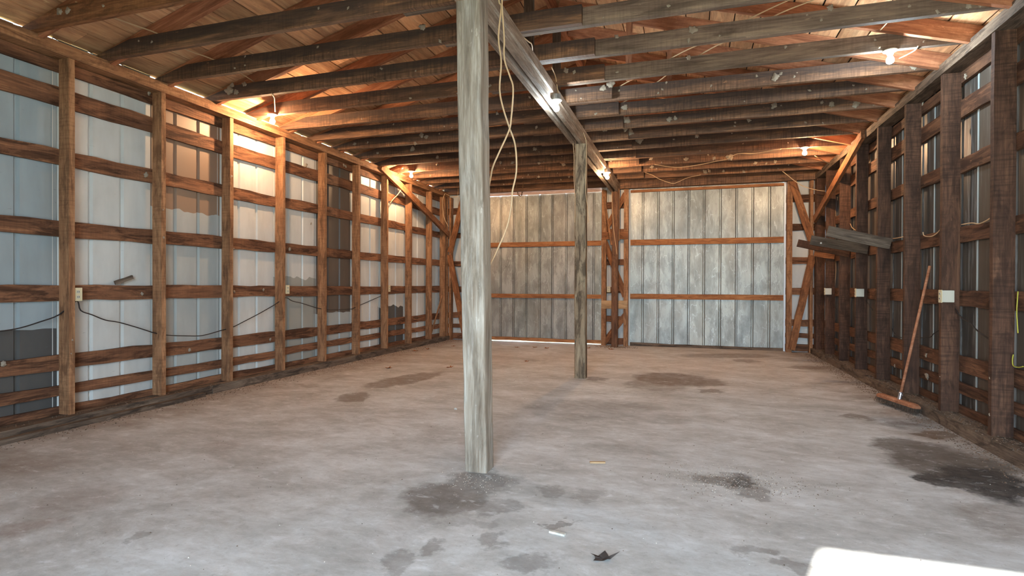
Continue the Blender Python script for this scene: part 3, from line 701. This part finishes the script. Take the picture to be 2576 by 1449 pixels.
vs = [(-5.13, YF - .14, 3.18), (2.32, YF - .14, 3.18), (2.32, YF - .14, zt_(2.32)), (RC, YF - .14, zt_(RC)), (-5.13, YF - .14, zt_(-5.13))]
vs2 = [(a, b - .004, c) for a, b, c in vs]
link('gable_sheet', mesh('gable_sheet', vs + vs2, [(0, 4, 3, 2, 1), (5, 6, 7, 8, 9)] + [(i, (i + 1) % 5, (i + 1) % 5 + 5, i + 5) for i in range(5)]), S_R2, WF)

# ------------------------------------------------------------------ ceiling: joists, rafters, roof boards
CE = struct('ceiling')
def joist_mesh(x0, x1, clipL, seed):
    """profile in local x (across) and z; clipped where it meets the roof."""
    r = random.Random(seed); T = .05
    n = 12; top, bot = [], []
    for i in range(n + 1):
        x = x0 + (x1 - x0) * i / n
        bot.append((x, r.uniform(-.002, .002) if 0 < i < n else 0))
        top.append((x, .142 + r.uniform(-.003, .003)))
    if clipL:
        top = [(x, z) for x, z in top if x > -4.62]; top.insert(0, (-4.66, .138)); top.insert(0, (x0, .035))
    elif x1 > 1.5:
        top = [(x, z) for x, z in top if x < 1.82]; top.append((1.86, .138)); top.append((x1, .035))
    loop = bot + list(reversed(top)); k = len(loop)
    v = [(x, -T / 2, z) for x, z in loop] + [(x, T / 2, z) for x, z in loop]
    f = [tuple(range(k)), tuple(reversed(range(k, 2 * k)))] + [(i, i + k, (i + 1) % k + k, (i + 1) % k) for i in range(k)]
    return mesh('joist', v, f)
JM = {('L', s): joist_mesh(-5.09, -.775, True, s) for s in range(3)}
JM.update({('R', s): joist_mesh(-1.98, 2.29, False, 10 + s) for s in range(3)})
joists = {}
grey_r = {8: 1, 9: 1, 10: 1, 11: 1}
def use(me, mat):
    key = (me.name, mat.name)
    if key not in _cache:
        m2 = me.copy(); m2.materials.clear(); m2.materials.append(mat); _cache[key] = m2
    return _cache[key]
for i, y in enumerate(JY):
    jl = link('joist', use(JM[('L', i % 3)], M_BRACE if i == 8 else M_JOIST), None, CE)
    jl.location = (rnd.uniform(-.005, .005), y + .025, JZ)
    gap = .03 if i in (J0 + 5, J0 + 10, J0 + 11) else 0.0
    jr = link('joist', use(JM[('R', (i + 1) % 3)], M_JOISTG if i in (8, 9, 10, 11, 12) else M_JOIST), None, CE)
    jr.location = (rnd.uniform(-.04, .04), y + .0765 + gap, JZ)
    joists[('L', i)] = jl; joists[('R', i)] = jr
for (s_, i, x, z, s) in NESTS:
    j = joists[(s_, i + J0)]
    o = link('mud_nest', NM[rnd.randrange(5)], None, j)
    o.location = (x - j.location.x, -.027, z - JZ); o.rotation_euler = (0, rnd.uniform(0, 3), 0); o.scale = (s, s, s)
for (s_, i), j in joists.items():
    if i < J0: continue
    for q in range(4):
        s = rnd.uniform(.005, .013)
        o = link('mud_nest', NM[rnd.randrange(5)], None, j)
        o.location = (rnd.uniform(-4.6, -.9) if s_ == 'L' else rnd.uniform(-.7, 2.0), -.026, rnd.uniform(.01, .13)); o.rotation_euler = (0, rnd.uniform(0, 3), 0); o.scale = (s, s, s * rnd.uniform(.7, 1.5))
zb = lambda x: 3.243 + SL * (3.325 - abs(x - RC))      # underside of the rafters
ca = 1 / math.sqrt(1 + SL * SL)
for i, yj in enumerate(JY):
    y = yj + .076
    o = .07
    nL = Vector((-SL, 0, 1)).normalized(); nR = Vector((SL, 0, 1)).normalized()
    A = Vector((-5.14, y, zb(-5.14))) + nL * .07; B = Vector((RC - .022, y, zb(RC - .022))) + nL * .07
    board('rafter', A, B, .14, .045, M_RAFT, CE, nL, .002, 5)
    A = Vector((2.36, yj + .022, zb(2.36))) + nR * .07; B = Vector((RC + .022, yj + .022, zb(RC + .022))) + nR * .07
    board('rafter', A, B, .14, .045, M_RAFT, CE, nR, .002, 5)
board('ridge_board', (RC, YF - .1, 4.225), (RC, 4.4, 4.225), .17, .035, M_RAFT, CE, (0, 0, 1), .001, 3)
board('ridge_board', (RC, 4.4, 4.225), (RC, YB + .1, 4.225), .17, .035, M_RAFT, CE, (0, 0, 1), .001, 3)
for (x, y, w_) in ((-1.42, 4.97, .09), (-1.40, 6.02, .085), (-1.41, 2.2, .09), (-1.41, 8.4, .085), (-.58, 5.75, .06), (-.2, 6.3, .05)):
    board('roof_strut', (x, y, JZ + .1), (x, y, zb(x) + (.0 if abs(x - RC) > .1 else .02)), w_, .045, M_GREYB if x < -1 else M_RAFT, CE, (1, 0, 0), .001, 3)
# roof boards
bw = .2365
for sg in (-1, 1):
    n_ = Vector((SL * sg, 0, 1)).normalized(); d_ = Vector((-sg * ca, 0, SL * ca))      # up the slope
    x_e = -5.142 if sg < 0 else 2.47
    z_e = zb(x_e) + .142 / ca
    rows = int(((abs(x_e - RC)) / ca) / bw) + 1
    for r_ in range(rows):
        y = YF - .15 - rnd.uniform(0, 2.0)
        while y < YB + .15:
            ln = rnd.choice((2.44, 3.05, 3.66))
            a, b = max(y, YF - .15), min(y + ln, YB + .15)
            if b - a > .1:
                c = Vector((x_e, 0, z_e)) + d_ * (bw * (r_ + .5)) + n_ * (.0115 + rnd.uniform(0, .003))
                wdt = bw - rnd.uniform(.008, .016)
                board('roof_board', (c.x, a, c.z), (c.x, b - .004, c.z), wdt, .02, M_ROOF, CE, d_, .0, 1, nvar=1)
            y += ln
    # steel roofing above
    e = Vector((x_e + (-.012 if sg < 0 else .05), 0, z_e)) + n_ * .03; t = Vector((RC, 0, zb(RC) + .142 / ca)) + n_ * .03 + Vector((0, 0, .012))
    v = [(e.x, YF - .2, e.z), (e.x, YB + .2, e.z), (t.x, YB + .2, t.z), (t.x, YF - .2, t.z)]
    v2 = [(a, b, c + .01) for a, b, c in v]
    link('roof_sheet', mesh('roof_sheet', v + v2, [(0, 1, 2, 3), (7, 6, 5, 4), (0, 4, 5, 1), (1, 5, 6, 2), (2, 6, 7, 3), (3, 7, 4, 0)]), M_DARKM, CE)

# ------------------------------------------------------------------ centre beam and posts
BM = empty('centre_beam', (0, 0, 0))
tag(BM, 'long built-up wooden beam running down the middle under the joists', 'beam')
board('beam_ply', (-1.405, YF, 3.055), (-1.405, 7.0, 3.055), .075, .05, M_BEAM, BM, (0, 0, 1), .004, 20)
board('beam_ply', (-1.405, 7.05, 3.06), (-1.405, YB - .03, 3.06), .075, .05, M_BEAM, BM, (0, 0, 1), .004, 10)
board('beam_ply', (-1.313, 3.42, 3.065), (-1.313, 5.27, 3.065), .085, .046, M_BEAM, BM, (0, 0, 1), .002, 10)
board('beam_ply', (-1.313, 5.50, 3.063), (-1.313, 8.97, 3.063), .085, .046, M_BEAM, BM, (0, 0, 1), .003, 12)
board('beam_ply', (-1.313, 9.18, 3.063), (-1.313, YB - .03, 3.063), .085, .046, M_BEAM, BM, (0, 0, 1), .003, 6)
board('beam_ply', (-1.313, YF, 3.065), (-1.313, 3.25, 3.065), .085, .046, M_BEAM, BM, (0, 0, 1), .003, 8)
board('beam_strap', (-1.313, 5.2, 3.03), (-1.313, 5.6, 3.03), .018, .046, M_BEAM, BM, (0, 0, 1), .0, 2)
for a, b in ((YF, 3.9), (3.9, 8.0), (8.0, YB - .03)):
    board('beam_cap', (-1.352, a, 3.152), (-1.352, b - .003, 3.152), .168, .094, M_BEAM, BM, (1, 0, 0), .002, 12)

def log_post(name, base, top, w0, w1, mat, label, n=16, rnd_=.3, seed=1):
    r = random.Random(seed)
    segs = 16; v, f = [], []
    for i in range(segs + 1):
        t = i / segs
        c = Vector(base).lerp(Vector(top), t); wd = (w0 + (w1 - w0) * t) / 2 * (1 + r.uniform(-.012, .012))
        c = Vector((c.x + r.uniform(-.0025, .0025), c.y, c.z))
        for k in range(n):
            a = 2 * math.pi * (k + .5) / n
            ce, se = math.cos(a), math.sin(a)
            e = rnd_
            x = math.copysign(abs(ce) ** e, ce); y = math.copysign(abs(se) ** e, se)
            v.append((c.x + x * wd - base[0], c.y + y * wd - base[1], c.z - base[2]))
    for i in range(segs):
        for k in range(n):
            a, b = i * n + k, i * n + (k + 1) % n
            f.append((a, b, b + n, a + n))
    f.append(tuple(reversed(range(n)))); f.append(tuple(segs * n + k for k in range(n)))
    # local x must run along the grain: turn the mesh so that its x is up
    v = [(z, y, -x) for x, y, z in v]
    o = link(name, mesh(name, v, f), mat)
    m = Matrix.Identity(4)
    m[0][0], m[1][0], m[2][0] = 0, 0, 1
    m[0][1], m[1][1], m[2][1] = 0, 1, 0
    m[0][2], m[1][2], m[2][2] = -1, 0, 0
    m[0][3], m[1][3], m[2][3] = base
    o.matrix_world = m
    return tag(o, label, 'post')
log_post('support_post', (-1.285, 3.36, 0), (-1.352, 3.36, 3.104), .150, .168, M_POST, 'thick pale grey weathered wooden post nearest the camera under the beam', 28, .18, 3)
log_post('support_post', (-1.315, 7.10, 0), (-1.322, 7.10, 3.02), .150, .150, M_POST2, 'brown and grey stained wooden post standing midway along the barn', 20, .35, 5)
log_post('support_post', (-1.345, YB - .18, 0), (-1.345, YB - .18, 3.02), .125, .13, M_POST3, 'dark brown rough post between the two far sliding doors', 16, .5, 9)

# ------------------------------------------------------------------ light fixtures
def fixture(x, y, ztop, mat, label, boxed=False, wire=None):
    T = tag(empty('light_fixture', (x, y, ztop)), label, 'lamp', 'bare bulb light fixtures under the joists and beam')
    z = 0
    if boxed:
        b = lathe('junction_box', [(.046, 0), (.046, -.05)], M_STEEL, T, (0, 0, 0), 16, False)
        box('clamp', (-.052, -.006, -.035), (-.045, .006, -.005), M_STEEL, T)
        z = -.05
    lathe('base', [(.050, z), (.055, z - .004), (.055, z - .010), (.045, z - .014), (.030, z - .020), (.024, z - .036), (.022, z - .040)], M_CERAM, T, (0, 0, 0), 24)
    lathe('bulb', [(.013, z - .036), (.014, z - .046), (.019, z - .058), (.026, z - .070), (.030, z - .084), (.029, z - .096), (.023, z - .107), (.012, z - .114), (.003, z - .116)], mat, T, (0, 0, 0), 14)
    return T
fixture(-4.66, 5.335, 3.199, M_BULBW, 'warm bare bulb in a white porcelain holder at the left wall, nearer one')
fixture(-4.64, 8.72, 3.199, M_BULBW, 'warm bare bulb in a porcelain holder near the far left corner')
fixture(-1.258, 5.40, 3.105, M_BULBC, 'cool white bare bulb on a round box on the centre beam', True)
fixture(-1.258, 9.09, 3.105, M_BULBW, 'warm bare bulb on a round box at the far end of the centre beam', True)
fixture(1.625, 5.42, 3.199, M_BULBC, 'cool white bare bulb under the joists beside the right wall')
fixture(1.60, 8.84, 3.199, M_BULBW, 'warm bare bulb under the far joists at the right wall')

# ------------------------------------------------------------------ cables
cable('hanging_cable', [(-1.235, 3.62, 3.4)] + list(hangA), .006, M_CABLE, 'beige cable hanging in a long loop behind the nearest post, right strand')
cable('hanging_cable', [(-1.225, 3.60, 3.4)] + list(hangB), .006, M_CABLE, 'beige cable hanging behind the nearest post, crossing to the left', None)
bl = [p for s in black for p in s]
cable('wall_cable', bl, .0055, M_BLACK, 'black cable drooping along the left wall from outlet to outlet')
tg = ['beige cable lying on the girt left of the nearest right wall post', 'beige cable sagging over the girt above the broom handle', 'beige cable end on the girt beside the topmost shelf arm', 'short beige cable end poking between right wall studs']
for s, l in zip(beigeR, tg): cable('wall_cable', s, .005, M_CABLE, l)
tg = ['black cable running down from the nearest right wall outlet', 'black cable sagging between studs left of the broom', 'black cable sagging between studs behind the broom handle', 'short black cable below the middle right wall outlet', 'thin black cable below the farthest right wall outlet']
for s, l in zip(blackR, tg): cable('wall_cable', s, .006 if s is blackR[0] else .0045, M_BLACK, l)
tg = ['yellow green cord hanging down at the right edge beside the nearest stud', 'short loop of yellow cord low on the nearest right stud']
for s, l in zip(yellow, tg): cable('wall_cable', s, .004, M_YELLOW, l)
tg = ['pale cable crossing above the right joists, nearer the centre beam', 'pale cable crossing above the right joists, further right one', 'pale cable running above the left joists to the near left lamp', 'short pale cable above the near right lamp']
for s, l in zip(attic, tg): cable('ceiling_cable', s, .0055, M_CABLE, l)
cable('ceiling_cable', far1, .005, M_CABLE, 'pale cable draped under the far right joists to the far right lamp')
cable('ceiling_cable', far2, .005, M_CABLE, 'pale cable sagging over the header of the far right door')
cable('ceiling_cable', far3, .006, M_CABLE, 'pale knotted cable drooping over the far right corner')
cable('ceiling_cable', lampR2, .006, M_CABLE, 'pale cable going from the far right lamp to the right wall')
cable('ceiling_cable', lampR1, .005, M_CABLE, 'curved white cable feeding the near right lamp')
cable('ceiling_cable', [lampL1[0], lampL1[1], lampL1[2], (-4.6, 5.31, 3.215)], .006, M_CABLE, 'white cable curling down to the near left lamp')
cable('ceiling_cable', lampC, .005, M_CABLE, 'short white cable beside the centre beam above the hanging cables')
cable('ceiling_cable', lampC2, .005, M_CABLE, 'cable coming down to the lamp on the centre beam')
cable('post_cable', post2l, .004, M_CABLE, 'thin beige cable down the left side of the middle post')
cable('post_cable', post2r, .004, M_CABLE, 'thin beige cable down the right side of the middle post')
cable('post_cable', cpost, .005, M_CABLE, 'beige cable stapled down the dark post between the far doors')
cable('ceiling_cable', cornL[0], .007, M_CABLE, 'beige cable hanging down in the far left corner')
cable('ceiling_cable', cornL[1], .005, M_CABLE, 'thin cable looping under the joists in the far left corner')
cable('ceiling_cable', mudL, .008, M_CABLE, 'stiff pale cable stub sticking up at the far left brace')
cable('ceiling_cable', cornR, .006, M_CABLE, 'orange beige cable hanging down at the far right corner to an outlet')

# chain of mud tubes hanging at the far left door
CH = tag(empty('hanging_chain', (-3.16, 10.48, 3.22)), 'rusty chain loop hanging from the joists before the left door', 'chain')
chp = [(-.08, .02), (-.085, -.04), (-.08, -.09), (-.07, -.14), (-.06, -.19), (-.04, -.235), (-.01, -.25), (.02, -.235), (.03, -.19), (.04, -.14), (.045, -.09), (.05, -.03), (.055, .03)]
for i in range(len(chp) - 1):
    a, b = Vector((chp[i][0], 0, chp[i][1])), Vector((chp[i+1][0], 0, chp[i+1][1]))
    m_ = (a + b) / 2; d = (b - a).normalized()
    ring = [m_ + d * (.034 * math.cos(t)) + (Vector((0, 1, 0)) if i % 2 else Vector((-d.z, 0, d.x))) * (.014 * math.sin(t)) for t in [k * math.pi / 4 for k in range(9)]]
    v, f = tube_mesh(ring, .005, 5, 1)
    link('link', mesh('link', v, f, True), plain('rusty_chain', srgb(110, 84, 62), .7, .4) if i == 0 else bpy.data.materials['rusty_chain'], CH)

# ------------------------------------------------------------------ outlets
def outlet(x, y, z, face, label, dep=.045, mat=M_IVORY):
    """face: unit axis the cover looks along."""
    T = tag(empty('wall_outlet', (x, y, z)), label, 'outlet', 'outlets on the wall framing')
    ang = {'+x': -math.pi / 2 + math.pi, '-x': -math.pi / 2, '-y': 0}[face]
    T.rotation_euler = (0, 0, ang)
    box('outlet_box', (-.031, 0, -.052), (.031, dep, .052), M_PALEP, T, .002)
    box('cover', (-.035, -.006, -.057), (.035, 0, .057), mat, T, .002)
    for s in (-1, 1):
        c = box('receptacle', (-.014, -.009, s * .022 - .013), (.014, -.006, s * .022 + .013), M_PALEP, T, .001)
        box('slot', (-.007, -.0035, -.005), (-.005, .0 - .0015, .006), M_SLOT, c)
        box('slot', (.005, -.0035, -.005), (.007, .0 - .0015, .006), M_SLOT, c)
    return T
outlet(-4.985, 3.381, 1.105, '+x', 'ivory outlet with a broken corner by the nearest left wall stud', .1)
outlet(-4.985, 5.985, 1.13, '+x', 'ivory outlet on the left wall, second from the camera', .1)
outlet(-4.985, 8.57, 1.13, '+x', 'small ivory outlet on the far part of the left wall', .1)
outlet(-1.50, YB + .08, 1.12, '-y', 'ivory outlet between the two far doors beside the dark post', .05)
outlet(2.148, 5.824, 1.115, '-x', 'ivory double outlet box on the right stud right of the broom', .09)
outlet(2.148, 8.418, 1.115, '-x', 'ivory outlet box on the right wall below the shelf arms', .09)
outlet(2.148, 10.15, 1.115, '-x', 'farthest ivory outlet box on the right wall', .09)

# ------------------------------------------------------------------ shelf arms on the right wall
def arm(k, lz, rz, xl, w_, mat, label, knob=False):
    y = 4.993 + .865 * k - .022
    o = board('shelf_arm', (xl, y, lz), (2.285, y, rz), w_, .038, mat, None, (0, 0, 1), .002, 6)
    tag(o, label, 'board', 'boards sticking out from the right wall studs')
    if knob:
        q = lathe('nail_head', [(.004, 0), (.012, .002), (.012, .008), (.006, .012)], M_CERAM, o, (.13, -.02, -.02), 10)
        q.rotation_euler = (math.pi / 2, 0, 0)
arm(3, 1.874, 1.702, 1.62, .128, M_GREYB, 'weathered grey board jutting from the right wall, highest and nearest of four')
arm(4, 1.832, 1.690, 1.605, .125, M_GREYB, 'dark grey board with a white nail head jutting from the right wall, second of four', True)
arm(5, 1.855, 1.683, 1.595, .112, M_STUD_R, 'brown board jutting furthest left from the right wall, lowest of the shelf arms')
arm(6, 1.736, 1.680, 1.99, .085, M_BRACE, 'short reddish board jutting from the right wall behind the brown one')

# ------------------------------------------------------------------ push broom
BR = tag(empty('push_broom', (1.97, 6.30, 0)), 'push broom with brown handle and dusty bristles leaning on the right wall', 'broom')
hx = Vector((2.055 - 1.905, 6.02 - 6.60, 0)).normalized()      # along the head
hy = Vector((-hx.y, hx.x, 0))
c = Vector((1.975, 6.31, 0)) - Vector(BR.location)
def hp(a, b, z): return c + hx * a + hy * b + Vector((0, 0, z))
L_ = .30
nb = []
prof = [(-.032, .062), (.032, .062), (.034, .085), (.018, .100), (-.018, .100), (-.034, .085)]
vv, ff = [], []
for i, a in enumerate((-L_, -L_ + .03, -.15, 0, .15, L_ - .03, L_)):
    s = .75 if i in (0, 6) else 1
    for (b, z) in prof: vv.append(hp(a, b * s, .062 + (z - .062) * s))
for i in range(6):
    for k in range(6):
        a, b = i * 6 + k, i * 6 + (k + 1) % 6
        ff.append((a, b, b + 6, a + 6))
ff.append(tuple(reversed(range(6)))); ff.append(tuple(36 + k for k in range(6)))
link('broom_head', mesh('broom_head', vv, ff), M_HANDLE, BR)
r = random.Random(4); vv, ff = [], []
for i in range(60):
    for j in range(7):
        a = -L_ + .01 + (2 * L_ - .02) * i / 59 + r.uniform(-.003, .003); b = -.028 + .056 * j / 6
        fl_ = r.uniform(-.012, .012); fb = b * .7 + r.uniform(-.008, .008)
        p = [hp(a - .003, b, .064), hp(a + .003, b, .064), hp(a, b + .004, .064), hp(a + fl_, b + fb, .0)]
        n0 = len(vv); vv += p; ff += [(n0, n0 + 1, n0 + 3), (n0 + 1, n0 + 2, n0 + 3), (n0 + 2, n0, n0 + 3)]
br_ = link('bristles', mesh('bristles', vv, ff), M_BRISTLE, BR); br_['kind'] = 'stuff'
hb = hp(.03, .0, .095); ht = Vector((2.255, 6.36, 1.402)) - Vector(BR.location)
dv = (ht - hb).normalized()
for nm, a, b, rr, mt in (('handle', hb + dv * .02, ht, .0125, M_HANDLE), ('collar', hb - dv * .01, hb + dv * .075, .018, M_CHROME)):
    v, f = tube_mesh([a, a.lerp(b, .5), b], rr, 12, 3)
    link(nm, mesh(nm, v, f, True), mt, BR)
v, f = tube_mesh([hb + dv * .05 - hx * .035, hb + dv * .05 + hx * .035], .006, 8, 1)
link('clamp_bolt', mesh('clamp_bolt', v, f, True), M_CHROME, BR)

# ------------------------------------------------------------------ small loose things
o = board('wood_scrap', (-5.075, 3.77, 1.205), (-5.06, 3.93, 1.262), .035, .02, M_GREYB, None, (0, 0, 1), .002, 3)
tag(o, 'splintered wood scrap lying on the left wall girt', 'scrap')
pole = board('leaning_batten', (-1.40, YB - .28, 1.98), (-1.60, YB - .06, 3.10), .035, .025, M_STUD, None, (1, 0, 0), .001, 3)
tag(pole, 'thin brown batten slanting beside the dark post between the far doors', 'batten')

def leaf_mesh(seed):
    r = random.Random(seed); v = [(0, 0, .012)]; n = 15
    for k in range(n):
        a = 2 * math.pi * k / n
        rr = 1.0 if k % 3 == 0 else (.55 if k % 3 == 1 else .5)
        rr *= r.uniform(.8, 1.1)
        v.append((rr * math.cos(a), rr * math.sin(a), r.uniform(0.02, .45) * (1 if k % 3 == 0 else .4)))
    f = [(0, 1 + k, 1 + (k + 1) % n) for k in range(n)]
    me = mesh('leaf', v, f); me.materials.append(M_LEAF)
    return me
LM = [leaf_mesh(i) for i in range(4)]
LV = [((-4.08, 7.0), .055, 'dry brown leaf on the floor left of the nearest post, left one'), ((-3.28, 7.36), .055, 'dry brown leaf on the floor just left of the nearest post'), ((-2.40, 8.33), .045, 'dry orange leaf on the floor between the two nearer posts'), ((-4.68, 8.97), .05, 'dry leaf close to the left sill'), ((-4.60, 9.32), .045, 'dry leaf behind the one at the left sill')]
LV += [((-3.12, 10.13), .05, 'dark curled leaf before the far left door, first right of the nearest post'), ((-2.79, 10.25), .05, 'dry leaf before the far left door, second right of the nearest post'),
       ((-2.54, 10.19), .05, 'dry leaf before the far left door, third right of the nearest post'), ((-1.79, 10.46), .05, 'dry leaf just right of the middle post before the far left door'),
       ((-1.36, 10.42), .055, 'dry leaf at the foot of the dark post between the far doors'), ((-4.35, 9.9), .045, 'dry leaf on the floor near the far left corner')]
for i, ((x, y), s, l) in enumerate(LV):
    o = link('dry_leaf', LM[i % 4]); o.location = (x, y, -.0005); o.scale = (s * 1.25, s * 1.25, s * 1.2); o.rotation_euler = (0, 0, rnd.uniform(0, 6))
    tag(o, l, 'leaf', 'dry leaves on the concrete floor')
o = link('dirt_clump', LM[2]); o.location = (-.345, 2.425, -.0005); o.scale = (.07, .055, .07); o.rotation_euler = (0, 0, .4)
o2 = o
o2.data = LM[2].copy(); o2.data.materials.clear(); o2.data.materials.append(plain('dark_dirt', srgb(70, 62, 58), .95, 0, .1, .3))
tag(o2, 'dark dried clump of dirt on the floor at the bottom edge', 'dirt clump')
o = board('wood_chip', (-.63, 2.60, .006), (-.55, 2.585, .006), .018, .01, M_CHIP, None, (0, 1, 0), .001, 2); tag(o, 'small white splinter on the floor near the dark clump', 'splinter')
o = board('wood_chip', (-.62, 3.70, .006), (-.52, 3.73, .006), .02, .01, M_PALEB, None, (0, 1, 0), .002, 3); tag(o, 'small tan bark chip on the floor right of the nearest post', 'splinter')
o = link('plaster_chip', NM[1].copy()); o.data.materials.clear(); o.data.materials.append(M_CHIP); o.location = (-2.119, 4.89, .006); o.scale = (.018, .018, .012)
tag(o, 'tiny white chip on the floor just left of the nearest post', 'chip')

def crumbs(name, spots, mat, seed, parent=None):
    r = random.Random(seed); v, f = [], []
    for (x, y, z, s) in spots:
        n0 = len(v); a = r.uniform(0, 6)
        for k in range(4):
            t = a + k * math.pi / 2
            v.append((x + s * r.uniform(.6, 1.2) * math.cos(t), y + s * r.uniform(.6, 1.2) * math.sin(t), z - .0005))
        v.append((x, y, z + s * r.uniform(.4, .9)))
        f += [(n0 + k, n0 + (k + 1) % 4, n0 + 4) for k in range(4)]
    o = link(name, mesh(name, v, f), mat, parent); o['kind'] = 'stuff'
    return o
r = random.Random(11)
sp = []
for _ in range(5200):
    if r.random() < .5:
        d = abs(r.gauss(0, .09)); sp.append((-4.90 + d * (1.4 if r.random() < .6 else -.8), r.uniform(1.5, 10.9), 0.0 if d > .0 else 0, r.uniform(.003, .010)))
    else:
        d = abs(r.gauss(0, .09)); sp.append((2.10 - d, r.uniform(3.5, 10.9), 0, r.uniform(.003, .010)))
sp = [(x, y, z if x > -4.93 else .088, s) for x, y, z, s in sp]
for _ in range(1500): sp.append((r.uniform(2.11, 2.28), r.uniform(3.5, 10.9), .089, r.uniform(.003, .012)))
crumbs('dirt', sp, M_DIRT, 5, fl)
sp = []
for _ in range(700): sp.append((r.uniform(-4, 2), 1.8 + 9 * r.random() ** 1.5, 0, r.uniform(.0015, .005)))
for _ in range(500): sp.append((.3 + r.gauss(0, .22), 3.65 + r.gauss(0, .14), 0, r.uniform(.0015, .0045)))
for _ in range(200): sp.append((-1.25 + r.gauss(0, .14), 3.15 + r.gauss(0, .14), 0, r.uniform(.0015, .004)))
crumbs('grit', sp, M_CHIP, 6, fl)
sp = []
for _ in range(500): sp.append((.3 + r.gauss(0, .25), 3.62 + r.gauss(0, .15), 0, r.uniform(.002, .006)))
for _ in range(500): sp.append((r.uniform(-4, 2.0), 1.8 + 9 * r.random() ** 1.3, 0, r.uniform(.0015, .006)))
for _ in range(400): sp.append((-1.35 + r.gauss(0, .2), 10.8 + r.gauss(0, .08), 0, r.uniform(.003, .012)))
crumbs('dirt', sp, M_DIRT, 8, fl)
